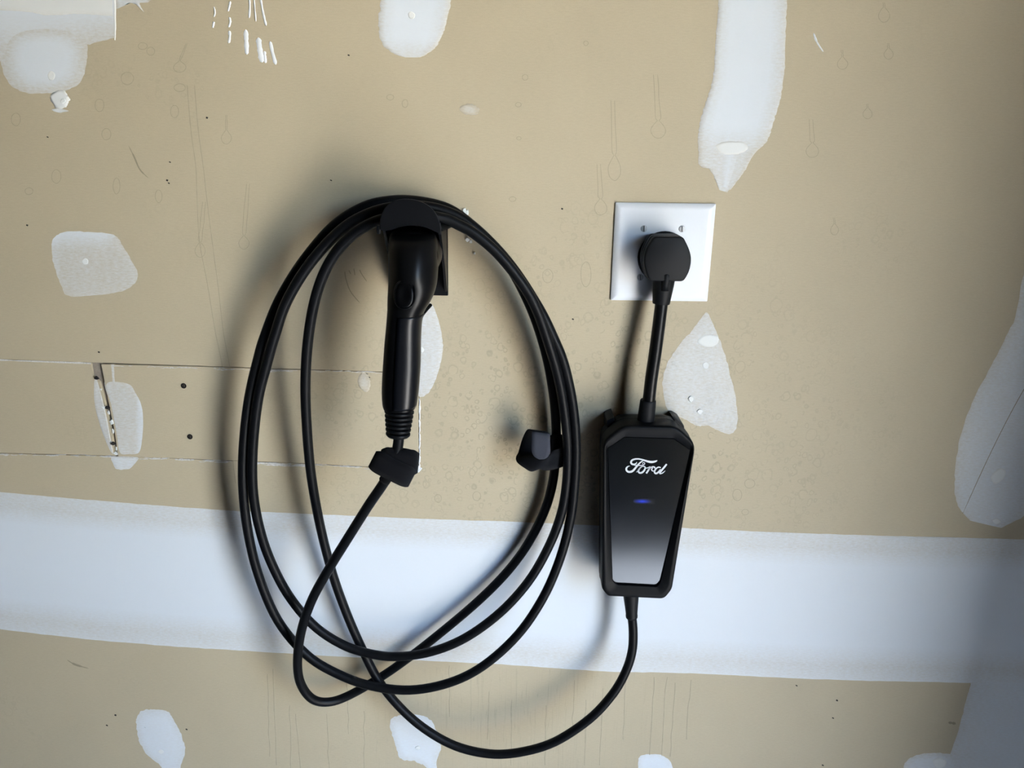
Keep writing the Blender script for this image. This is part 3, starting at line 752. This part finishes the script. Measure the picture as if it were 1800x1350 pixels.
# lettering: script word, drawn as brush strokes of varying width
def ribbon2d(pts, d, org, k):
    c = catmull([Vector((x, y, w)) for x, y, w in pts], 7); n = len(c); v, f = [], []
    for i, p in enumerate(c):
        t = c[min(n - 1, i + 1)] - c[max(0, i - 1)]; t = Vector((t.x, t.y, 0)).normalized(); nn = Vector((-t.y, t.x, 0)); w = max(3, p.z) / 2
        for s in (-1, 1):
            q = P(org[0] + (p.x + nn.x * w * s) / k, org[1] + (p.y + nn.y * w * s) / k, d); v.append(q)
    for i in range(n - 1): f.append((i * 2, i * 2 + 1, i * 2 + 3, i * 2 + 2))
    return v, f
LD = panel_d(P(1135, 820, 0.058).z) + 0.00015
strokes = [
    [(482, 272, 8), (470, 300, 22), (430, 322, 32), (385, 318, 38), (358, 285, 40), (375, 240, 38), (430, 212, 34), (510, 205, 30), (590, 218, 30), (660, 240, 36), (730, 262, 44), (800, 272, 48), (865, 263, 40), (905, 248, 28), (930, 236, 6)],
    [(335, 358, 8), (300, 365, 22), (265, 395, 34), (258, 440, 38), (290, 478, 40), (345, 485, 42), (400, 460, 42), (450, 405, 40), (500, 345, 38), (550, 290, 30), (595, 258, 22), (640, 236, 8)],
    [(422, 348, 6), (470, 342, 20), (530, 346, 20), (590, 344, 18), (635, 330, 18), (655, 305, 18), (640, 285, 16), (615, 288, 14), (606, 308, 12), (622, 325, 8)],
    [(474, 492, 8), (505, 465, 20), (540, 420, 22), (575, 385, 22), (620, 362, 14)],
    [(610, 362, 20), (560, 395, 28), (522, 450, 34), (530, 498, 36), (580, 505, 38), (630, 470, 38), (662, 415, 34), (656, 375, 26), (615, 362, 20)],
    [(655, 378, 12), (690, 402, 18), (730, 392, 18), (765, 372, 16)],
    [(782, 372, 30), (755, 415, 36), (722, 465, 36), (688, 517, 36)],
    [(730, 450, 12), (765, 410, 22), (810, 380, 26), (850, 375, 26), (872, 392, 30), (862, 408, 22)],
    [(830, 395, 20), (805, 430, 24), (820, 462, 22), (860, 462, 16), (890, 440, 10)],
    [(1000, 395, 18), (960, 382, 24), (910, 405, 28), (872, 455, 34), (868, 500, 36), (905, 518, 36), (955, 485, 34), (1000, 430, 30)],
    [(1128, 318, 34), (1075, 385, 38), (1020, 450, 38), (982, 500, 36), (990, 522, 26), (1035, 510, 22), (1070, 485, 16), (1098, 458, 6)]]
v, f = merge([ribbon2d(s, LD, (1080, 790), 12.275) for s in strokes])
me = bpy.data.meshes.new('logo'); me.from_pydata([tuple(q) for q in v], [], f)
lg = sub(obj('logo_lettering', me, M['logo'], smooth=False), hs); lg['label'] = 'silver script lettering'
sol = lg.modifiers.new('thickness', 'SOLIDIFY'); sol.thickness = 0.00012; sol.offset = 0

# status light behind the dark panel
m, n, l, b = new_mat('blue_status_light')
b.inputs['Base Color'].default_value = lin((11, 13, 14)); b.inputs['Roughness'].default_value = 0.17; b.inputs['IOR'].default_value = 1.6; b.inputs['Specular IOR Level'].default_value = 1.0
tc = n.new('ShaderNodeTexCoord'); gr = n.new('ShaderNodeTexGradient'); gr.gradient_type = 'QUADRATIC_SPHERE'
mp = n.new('ShaderNodeMapping'); mp.inputs['Location'].default_value = (-0.84, 0.0, -1.0); mp.inputs['Scale'].default_value = (2.0, 0.0, 2.0)
l.new(tc.outputs['Generated'], mp.inputs['Vector']); l.new(mp.outputs[0], gr.inputs['Vector'])
ml = n.new('ShaderNodeMath'); ml.operation = 'MULTIPLY'; ml.inputs[1].default_value = 0.22
l.new(gr.outputs['Fac'], ml.inputs[0]); l.new(ml.outputs[0], b.inputs['Emission Strength'])
b.inputs['Emission Color'].default_value = (0.02, 0.07, 1.0, 1)
M['led'] = m
ld = panel_d(P(1132, 881, 0.058).z)
cl = [P(x, y, ld) for x, y in ((1113, 876), (1151, 876.5), (1151, 886.5), (1113, 886))]
ro = round_poly(cl, 0.003, 6)
led = sub(obj('status_light', mesh(*prism(ro, ld - 0.0005, ld + 0.00012)), M['led'], smooth=False), hs); led['label'] = 'glowing blue status light'

# cord collar on top, tapered strain relief below
def lathe(axis_pts, radii, seg=28):
    return tube([Vector(p) for p in axis_pts], list(radii), seg)
a, b_ = P(1134.5, 745, 0.040), P(1139.5, 703, 0.040)
ax = [a, a.lerp(b_, 0.1), a.lerp(b_, 0.9), a.lerp(b_, 0.97), b_, a.lerp(b_, 0.995), a.lerp(b_, 0.90)]
rr = [S(15.5), S(15.5), S(14.2), S(14), S(13.2), S(11.6), S(11.2)]
sub(sharp(obj('cord_collar', mesh(*lathe(ax, rr)), M['plug']), 40), hs)
a, b_ = P(1108.5, 1026, 0.038), P(1110.5, 1087, 0.043)
ax = [a.lerp(b_, t) for t in (0, 0.40, 0.68, 0.86, 0.92, 0.97, 1.0)]
sub(sharp(obj('strain_relief', mesh(*lathe(ax, [S(15), S(14.5), S(12.4), S(11.2), S(11.6), S(11.2), S(9.5)])), M['plug']), 40), hs)
# screw-on side clips of the housing's rear shell
v, f = prism(shrink(fo, 0.0004), BD + 0.018, BD + 0.0205)
sub(obj('shell_joint', mesh(*prism(shrink(fo, -0.0004), BD + 0.0195, BD + 0.0210)), M['cord'], smooth=False), hs)

# ---- power cord and plug
PD = 0.046
cp = [P(1164, 520, 0.030), P(1162, 540, 0.031), P(1157, 580, 0.034), P(1151, 625, 0.037), P(1145, 665, 0.039), P(1141, 700, 0.040), P(1139, 720, 0.040)]
adopt(obj('power_cord', mesh(*tube(catmull(cp, 8), S(11.6, 0.035), 20)), M['cord']), charger)
face = [P(x, y, PD) for x, y in ((1149, 416), (1201, 416), (1213, 440), (1216, 458), (1212, 478), (1202, 495), (1142, 494.5), (1135, 478), (1131.5, 458), (1136, 438))]
fo2 = round_poly(face, [0.004, 0.004, 0.012, 0.012, 0.012, 0.004, 0.004, 0.012, 0.012, 0.012], 5)
rings = [at_depth(shrink(fo2, 0.003), 0.0088), at_depth(shrink(fo2, 0.001), 0.010), at_depth(fo2, 0.014), at_depth(fo2, 0.0215), at_depth(shrink(fo2, 0.0024), 0.0222), at_depth(shrink(fo2, 0.0024), 0.0236), at_depth(fo2, 0.0243),
         at_depth(fo2, 0.0325), at_depth(shrink(fo2, 0.0024), 0.0332), at_depth(shrink(fo2, 0.0024), 0.0346), at_depth(fo2, 0.0353), at_depth(fo2, PD - 0.0016), at_depth(shrink(fo2, 0.0006), PD - 0.0005), at_depth(shrink(fo2, 0.0018), PD)]
plug = adopt(sharp(obj('plug', mesh(*loft(rings)), M['plug']), 40), charger)
a, b_ = P(1167.5, 486, 0.030), P(1162, 534, 0.031)
ax = [a.lerp(b_, t) for t in (0, 0.3, 0.85, 0.95, 1.0, 0.99, 0.9)]
sub(sharp(obj('plug_neck', mesh(*lathe(ax, [S(19), S(18.2), S(15.4), S(15.2), S(14.4), S(12), S(11.8)])), M['plug']), 40), plug)
a, b_ = P(1171.5, 480, PD - 0.003), P(1169, 510, PD - 0.006)
sub(obj('neck_ridge', mesh(*lathe([a, a.lerp(b_, 0.08), a.lerp(b_, 0.5), b_], [S(4), S(6.6), S(7.2), S(7)], 20)), M['plug']), plug)

# ---- charging cable
cable = [(1109, 1062, .041), (1111, 1085, .043), (1113, 1112, .046), (1111, 1145, .048), (1100, 1180, .050), (1077, 1220, .052), (1036, 1264, .054), (975, 1304, .055), (915, 1322, .055), (860, 1325, .053), (800, 1311, .050), (745, 1280, .046), (700, 1240, .041), (666, 1197, .034), (641, 1150, .029), (612, 1085, .027), (585, 1010, .029), (563, 925, .034), (547, 835, .041), (539, 745, .048), (537, 665, .054), (543, 585, .060), (557, 515, .066), (580, 460, .070), (612, 420, .074), (650, 394, .077), (690, 382, .078), (735, 378, .076),
         # first turn, inner strand on the right
         (780, 384, .070), (806, 395, .068), (834, 411, .066), (875, 446, .063), (918, 499, .059), (944, 546, .056), (967, 612, .052), (983, 670, .048), (993, 730, .045), (998, 790, .043), (996, 850, .042), (986, 905, .042), (964, 962, .042), (929, 1022, .043), (880, 1076, .044), (820, 1120, .045), (760, 1145, .046), (700, 1154, .046), (650, 1149, .046), (600, 1132, .045), (550, 1098, .044), (505, 1043, .043), (471, 975, .043), (452, 910, .044), (444, 850, .046), (445, 780, .048), (454, 700, .051), (470, 636, .054), (483, 590, .057), (504, 530, .060), (545, 463, .063), (600, 404, .065), (650, 375, .065), (700, 363, .062),
         # second turn, outer strand
         (745, 363, .054), (782, 371, .049), (819, 389, .046), (864, 428, .045), (907, 479, .044), (949, 545, .044), (972, 592, .044), (990, 636, .044), (1003, 690, .044), (1010, 740, .044), (1012.5, 795, .044), (1010, 850, .044), (1003, 910, .044), (985, 980, .045), (955, 1050, .046), (910, 1116, .048), (850, 1170, .050), (790, 1200, .051), (720, 1213, .051), (650, 1205, .050), (590, 1183, .048), (538, 1150, .046), (488, 1090, .044), (454, 1010, .043), (435, 930, .043), (427, 850, .043), (429, 775, .044), (438, 700, .045), (454, 630, .046), (466, 590, .046), (491, 528, .047), (532, 461, .048), (586, 398, .048), (640, 364, .046), (690, 353, .042),
         # last turn, lying close to the wall, then forward to the connector
         (735, 354, .035), (785, 366, .031), (822, 390, .029), (864, 428, .027), (900, 475, .026), (935, 545, .024), (958, 615, .022), (971, 680, .020), (977, 740, .019), (977, 800, .0185), (969, 860, .018), (952, 910, .0175), (924, 962, .017), (888, 1009, .017), (840, 1057, .018), (780, 1108, .019), (720, 1155, .020), (665, 1193, .021), (612, 1223, .028), (577, 1234, .038), (548, 1228, .048), (528, 1200, .057), (523, 1160, .064), (530, 1108, .071), (549, 1053, .077), (580, 997, .083), (614, 942, .090), (648, 888, .098), (677, 845, .106), (693, 810, .113), (700, 780, .118), (701, 755, .1205)]
adopt(obj('charging_cable', mesh(*tube(catmull([P(*q) for q in cable], 6), 0.00595, 18)), M['rubber']), charger)

# ---- connector (handle hanging in its holster)
def ring_at(l, r, py, d, hd, expo=2.4, ridge=0.0, n=40):
    c = P((l + r) / 2, py, d); hw_ = (P(r, py, d) - P(l, py, d)).length / 2; out = []
    for k in range(n):
        a = 2 * math.pi * k / n
        ca, sa = math.cos(a), math.sin(a)
        x = hw_ * math.copysign(abs(ca) ** (2 / expo), ca); y = hd * math.copysign(abs(sa) ** (2 / expo), sa)
        if ridge and sa < 0: y *= 1 + ridge * math.exp(-((ca / 0.42) ** 4))
        out.append(c + Vector((x, y, -y * 0.0)))
    return out
prof = [(698, 754, 404, .070, .006), (692, 760, 407, .074, .014), (687, 765, 412, .079, .022), (685, 768, 422, .083, .028), (684, 769, 440, .086, .032), (684, 770, 460, .089, .034), (684.5, 769, 480, .092, .0345),
        (684, 767, 500, .095, .0340), (683, 762, 518, .098, .0325), (682.5, 755, 532, .101, .0300), (682, 747, 545, .103, .0275), (681, 742, 558, .105, .0255), (679.5, 740, 575, .107, .0240), (677, 739, 600, .109, .0230), (674.5, 738.5, 635, .112, .0228), (672.5, 736.5, 668, .115, .0225), (672, 734.5, 690, .117, .0215), (673, 732, 708, .119, .0205), (675, 730, 716, .120, .0190)]
sm = catmull([Vector((a_, b2, 0)) for a_, b2, *_ in prof], 3); ys = catmull([Vector(q[2:5]) for q in prof], 3)
rings = [ring_at(a_.x, a_.y, y_.x, y_.y, y_.z, 2.5, 0.09 * sstep((505 - y_.x) / 30) * sstep((y_.x - 405) / 25)) for a_, y_ in zip(sm, ys)]
conn = adopt(sharp(obj('connector', mesh(*loft(rings)), M['grip']), 60), charger)
conn['label'] = 'black pistol-grip charging connector'
nc = P(727, 452, 0.088)
rings = [[Vector((nc.x + r * math.cos(a), -d, nc.z + r * math.sin(a))) for a in [6.2832 * i / 36 for i in range(36)]] for r, d in ((0.0215, 0.008), (0.0215, 0.040), (0.0255, 0.042), (0.0275, 0.052), (0.0280, 0.075), (0.0265, 0.090), (0.018, 0.097))]
sub(sharp(obj('nozzle', mesh(*loft(rings)), M['grip'])), conn)
# latch button with a raised rim
def oval(cx, cy, rx, ry, d, n=36, expo=2.4):
    out = []
    for i in range(n):
        a = 6.2832 * i / n; ca, sa = math.cos(a), math.sin(a)
        out.append(P(cx + rx * math.copysign(abs(ca) ** (2 / expo), ca), cy + ry * math.copysign(abs(sa) ** (2 / expo), sa), d + 0.004 * (sa * ry) / 25))
    return out
bd = 0.1310
rings = [oval(711, 518, 19.5, 26, bd - 0.008), oval(711, 518, 19.5, 26, bd + 0.0004), oval(711, 518, 18, 24.5, bd + 0.0012), oval(711, 518, 16.5, 23, bd + 0.0002)]
sub(sharp(obj('button_rim', mesh(*loft(rings)), M['grip']), 50), conn)
rings = [oval(711, 519, 16.4, 22.6, bd - 0.002), oval(711, 519, 16.2, 22.4, bd + 0.0010), oval(711, 519, 14, 20, bd + 0.0020), oval(711, 520, 8, 13, bd + 0.0018), oval(711, 520, 2, 4, bd + 0.0012)]
sub(obj('latch_button', mesh(*loft(rings)), M['button']), conn)
# trigger-side lip at the lower right of the head
sub(sharp(obj('head_lip', mesh(*tube(catmull([P(738, 570, .100), P(741, 556, .098), P(748, 546, .092), P(757, 536, .082)], 5), S(3.0), 10)), M['grip'])), conn)
# shinier half of the grip, a shell standing just proud of it
sh = []
for a_, y_ in zip(sm, ys):
    if 548 < y_.x < 712:
        R_ = ring_at(a_.x - 0.6, a_.y + 0.6, y_.x, y_.y, y_.z + 0.0004, 2.5)
        lo = 28 + 0                                   # angles from just left of the front round to the right side
        seg_ = [R_[k % 40] for k in range(29, 41)]
        sh.append(seg_)
v = [p for s_ in sh for p in s_]; m_ = len(sh[0]); f = [(i * m_ + j, i * m_ + j + 1, (i + 1) * m_ + j + 1, (i + 1) * m_ + j) for i in range(len(sh) - 1) for j in range(m_ - 1)]
gp = sub(obj('grip_cover', mesh(v, f), M['grip_soft']), conn)
sol = gp.modifiers.new('thickness', 'SOLIDIFY'); sol.thickness = 0.0008; sol.offset = 0
# faint moulded marks on the left half: certification letters and fine print lines
def grip_front(px, py):
    for (a0, y0), (a1, y1) in zip(zip(sm, ys), list(zip(sm, ys))[1:]):
        if y0.x <= py <= y1.x:
            t = (py - y0.x) / (y1.x - y0.x + 1e-9); a_ = a0.lerp(a1, t); y_ = y0.lerp(y1, t)
            u = abs((px - (a_.x + a_.y) / 2) / ((a_.y - a_.x) / 2)); u = min(u, 0.95)
            return y_.y + y_.z * (1 - u ** 2.5) ** (1 / 2.5)
    return 0.13
def gstroke(pts, w):
    v, f = [], []
    for i, (x, y) in enumerate(pts):
        a_, b2 = pts[max(0, i - 1)], pts[min(len(pts) - 1, i + 1)]
        t = Vector((b2[0] - a_[0], b2[1] - a_[1])).normalized()
        for s in (-1, 1):
            X, Y = x - t.y * w / 2 * s, y + t.x * w / 2 * s
            v.append(P(X, Y, grip_front(X, Y) + 0.0003))
    for i in range(len(pts) - 1): f.append((i * 2, i * 2 + 1, i * 2 + 3, i * 2 + 2))
    return v, f
marks = [gstroke([(683, 613), (690, 613), (692, 616), (690, 619), (683, 619)], 1.4), gstroke([(692, 623), (684, 623), (684, 628)], 1.4)]
v, f = merge(marks); sub(obj('moulded_mark', mesh(v, f), M['faint'], smooth=False), conn)
random.seed(11); fine = []
for x in (681, 684, 688):
    y = 632
    while y < 696:
        L = random.uniform(2, 5); fine.append(gstroke([(x - (y - 632) * 0.02, y), (x - (y - 632) * 0.02, y + L)], 1.0)); y += L + random.uniform(1.2, 2.5)
v, f = merge(fine); fp = sub(obj('fine_print', mesh(v, f), M['faint'], smooth=False), conn); fp['kind'] = 'stuff'
# ribbed boot
a, b_ = P(702.5, 712, .1195), P(699.5, 767, .1215); L = (b_ - a).length; ax, rr = [a], [S(26, .12)]
fins = 6
for i in range(fins):
    t0 = 0.16 + i * 0.142; hi = S(27.5 - i * 0.9, .12); lo = S(18.5 - i * 0.8, .12)
    for dt, r in ((0, lo), (0.012, hi * 0.97), (0.03, hi), (0.068, hi), (0.086, hi * 0.97), (0.098, lo)):
        if i == fins - 1 and dt > 0.09: continue
        ax.append(a.lerp(b_, t0 + dt)); rr.append(r)
ax.append(b_); rr.append(S(20, .12)); ax.append(a.lerp(b_, 1.002)); rr.append(S(9, .12))
sub(sharp(obj('ribbed_boot', mesh(*lathe(ax, rr, 32)), M['rubber']), 40), conn)

# ------------------------------------------------------------------ holster on the wall
hc = P(743, 430, 0.0)
hol = tag(empty('connector_holster', (hc.x, 0, hc.z)), 'black plastic wall holster with a half-round lip that carries the cable coils', 'holster')
x0, x1 = P(689, 440, 0.004).x, P(787, 440, 0.004).x; zt, zb = P(743, 355, 0.004).z, P(743, 519, 0.004).z
bp_ = [Vector((x0, 0, zb)), Vector((x1, 0, zb)), Vector((x1, 0, zt)), Vector((x0, 0, zt))]
ro = round_poly(bp_, [0.001, 0.001, 0.004, 0.004], 5)
adopt(sharp(obj('back_plate', mesh(*loft([at_depth(ro, 0.0), at_depth(ro, 0.0035), at_depth(shrink(ro, 0.0006), 0.0042)])), M['holster']), 40), hol)
# half-round hood from the plate to the lip
def arc_pts(cx, cz, r, a0, a1, n):
    return [Vector((cx + r * math.cos(math.radians(a0 + (a1 - a0) * i / n)), 0, cz + r * math.sin(math.radians(a0 + (a1 - a0) * i / n)))) for i in range(n + 1)]
FDH = 0.098
fl = P(721, 404, FDH)
top_z = P(721, 350, FDH).z; Rr = S(53.5, FDH)
hood_c = Vector((fl.x + 0.004, 0, fl.z))
ro_, ri_ = 0.0268, 0.0238
def saddle(a_, b2, rev):
    p = [Vector((hood_c.x + a_ * math.cos(math.pi * i / 28), 0, hood_c.z - 0.001 + b2 * math.sin(math.pi * i / 28))) for i in range(29)]
    return p[::-1] if rev else p
outline = saddle(0.0300, 0.0090, False) + saddle(0.0275, 0.0065, True)
adopt(sharp(obj('hood', mesh(*loft([at_depth([p + Vector((0.010 * (1 - d / FDH), 0, -0.002 * (1 - d / FDH))) for p in outline], d) for d in (0.003, 0.03, 0.06, FDH - 0.003)])), M['holster']), 40), hol)
# side cheek running down to the plate on the right
ck = [P(770, 400, 0.05), P(781, 398, 0.03), P(784, 515, 0.006), P(780, 470, 0.02)]
def cheek(px0, s):
    pts = [(0.004, 512), (0.004, 375), (0.030, 378), (0.060, 384), (0.085, 392), (0.060, 430), (0.030, 470), (0.012, 505)]
    xx = P(px0, 450, 0.01).x
    a_ = [Vector((xx, -d, P(743, y, d).z)) for d, y in pts]; b2 = [p + Vector((s * 0.0028, 0, 0)) for p in a_]
    return loft([a_, b2])
adopt(sharp(obj('side_cheek', mesh(*cheek(785, -1)), M['holster'])), hol)
adopt(sharp(obj('side_cheek', mesh(*cheek(691, 1)), M['holster'])), hol)
# the half-round lip, its lower edge arched over the connector
lip = [P(x, y, FDH) for x, y in ((668, 402), (668, 385), (674, 369), (685, 357), (699, 351.5), (714, 350), (731, 352), (747, 358), (760, 368), (769, 381), (774, 395), (775, 407), (772, 410), (764, 407), (752, 402), (738, 398), (720, 397), (704, 399), (690, 404), (676, 406), (670, 405))]
lp = catmull(lip, 4, True)
adopt(sharp(obj('lip', mesh(*loft([at_depth(shrink(lp, 0.0006), FDH - 0.0035), at_depth(lp, FDH - 0.0028), at_depth(lp, FDH - 0.0006), at_depth(shrink(lp, 0.0007), FDH)])), M['holster']), 30), hol)
for (x, y) in ((666, 406), (773, 407)):
    c = P(x, y, FDH - 0.004)
    me = bevelled(*box(c.x - 0.0018, c.x + 0.0018, c.y - 0.0025, c.y + 0.0025, c.z - 0.003, c.z + 0.006), 0.0006)
    adopt(obj('lip_tab', me, M['holster']), hol)
# socket ring the nozzle sits in
rings = [[Vector((nc.x + r * math.cos(a_), -d, nc.z + r * math.sin(a_))) for a_ in [6.2832 * i / 36 for i in range(36)]] for r, d in ((0.0262, 0.004), (0.0262, 0.036), (0.0222, 0.036), (0.0222, 0.004))]
adopt(sharp(obj('socket', mesh(*loft(rings)), M['holster']), 40), hol)

# ------------------------------------------------------------------ wall bracket behind the control box
brk = tag(empty('wall_bracket', (bc.x, 0, bc.z + 0.1)), 'black wall bracket behind the control box, gripping its upper corners', 'bracket')
bo = [P(*q, 0.0) for q in ((1085, 728), (1180, 730), (1196, 750), (1180, 960), (1075, 955), (1070, 750))]
adopt(sharp(obj('back_plate', mesh(*prism(round_poly([Vector((p.x, 0, p.z)) for p in bo], 0.004, 4), 0.0, 0.0135)), M['holster']), 40), brk)
for pts in (((1066, 757), (1066, 737), (1073, 733), (1079, 731), (1081, 745), (1070, 758)), ((1183, 735), (1188, 735), (1198, 741), (1202, 748), (1202, 760), (1194, 752))):
    cl = [P(x, y, 0.028) for x, y in pts]
    ro = round_poly(cl, 0.001, 3)
    adopt(sharp(obj('corner_clip', mesh(*loft([at_depth(ro, 0.0), at_depth(ro, 0.030), at_depth(shrink(ro, 0.0006), 0.032)])), M['holster']), 40), brk)

# ------------------------------------------------------------------ hook-and-loop cable straps
def ribbon(pairs, thick, per=5, name='band', mat='velcro'):
    A = catmull([P(*a) for a, b in pairs], per); B = catmull([P(*b) for a, b in pairs], per)
    n = len(A); v, f = [], []; m = 5
    for i in range(n):
        for j in range(m): v.append(A[i].lerp(B[i], j / (m - 1)))
    for i in range(n - 1):
        for j in range(m - 1): f.append((i * m + j, i * m + j + 1, (i + 1) * m + j + 1, (i + 1) * m + j))
    o = obj(name, mesh(v, f), M[mat])
    s = o.modifiers.new('thickness', 'SOLIDIFY'); s.thickness = thick; s.offset = 0
    return o
def crop(x, y): return (860 + x / 6.75, 700 + y / 6.75)
def pr(ax_, ay_, bx_, by_, d, d2=None):
    return (crop(ax_, ay_) + (d,), crop(bx_, by_) + (d2 if d2 is not None else d,))
s2 = P(965, 805, 0.02)
strap2 = tag(empty('cable_strap', (s2.x, s2.y, s2.z)), 'half-open curled cable strap with a grey tab, on the right side of the cable coil', 'cable strap', 'hook-and-loop cable straps')
curl = [pr(505, 398, 716, 428, .054), pr(484, 374, 655, 398, .042), pr(440, 388, 600, 420, .030), pr(390, 490, 560, 520, .0225), pr(345, 640, 525, 640, .0215), pr(318, 705, 480, 680, .029), pr(335, 765, 490, 645, .041), pr(420, 828, 560, 682, .049), pr(500, 868, 640, 704, .052), pr(600, 838, 705, 680, .050), pr(660, 855, 765, 622, .045), pr(760, 845, 830, 600, .039), pr(850, 812, 880, 590, .0330)]
adopt(ribbon(curl, 0.0014, name='band'), strap2)
tabp = [pr(592, 724, 650, 722, .0605), pr(560, 708, 675, 710, .0605), pr(530, 685, 700, 690, .0605), pr(502, 630, 722, 640, .0602), pr(502, 560, 724, 580, .0600), pr(505, 480, 722, 515, .0585), pr(506, 420, 718, 452, .0560), pr(506, 396, 714, 424, .0535)]
adopt(ribbon(tabp, 0.0012, name='tab', mat='velcro_tab'), strap2)
wrap = [pr(735, 820, 738, 440, .012), pr(722, 815, 730, 440, .020), pr(735, 820, 745, 435, .0275), pr(800, 830, 805, 430, .0295), pr(860, 815, 868, 430, .0270), pr(885, 800, 892, 440, .020), pr(870, 805, 878, 440, .012)]
adopt(ribbon(wrap, 0.0013, name='wrap'), strap2)

s1 = P(692, 820, 0.113)
strap1 = tag(empty('cable_strap', (s1.x, s1.y, s1.z)), 'black strap wrapped in a bunch around the cable just below the connector', 'cable strap', 'hook-and-loop cable straps')
def wrap_loop(cx, cy, d, half_w, half_d, width_px, tilt_deg, expo=2.6, skew=0.0):
    prs = []; t = math.radians(tilt_deg); n = 22
    for i in range(n + 1):
        a = 2 * math.pi * i / n; ca, sa = math.cos(a), math.sin(a)
        u = half_w * math.copysign(abs(ca) ** (2 / expo), ca); dd = half_d * math.copysign(abs(sa) ** (2 / expo), sa)
        w1, w0 = width_px / 2, -width_px / 2
        X = lambda w: cx + u * math.cos(t) - w * math.sin(t); Y = lambda w: cy + u * math.sin(t) + w * math.cos(t)
        k = 1 - 0.24 * abs(ca) ** 5; w1 *= k; w0 *= k * (1 + 0.06 * math.sin(3 * a))
        prs.append(((X(w0), Y(w0), d + dd), (X(w1), Y(w1), d + dd)))
    return prs
adopt(ribbon(wrap_loop(702, 811, .112, 32, .0085, 44, 6), 0.0028, per=4, name='wrap'), strap1)
adopt(ribbon(wrap_loop(689.5, 824.5, .1125, 37.5, .0120, 39, 27), 0.0028, per=4, name='wrap'), strap1)
core_ = [P(697, 796, .1150), P(695, 806, .1125), P(690, 822, .110), P(676, 845, .107)]
adopt(obj('inner_roll', mesh(*tube(catmull(core_, 5), S(11.5, .11), 16)), M['velcro']), strap1)
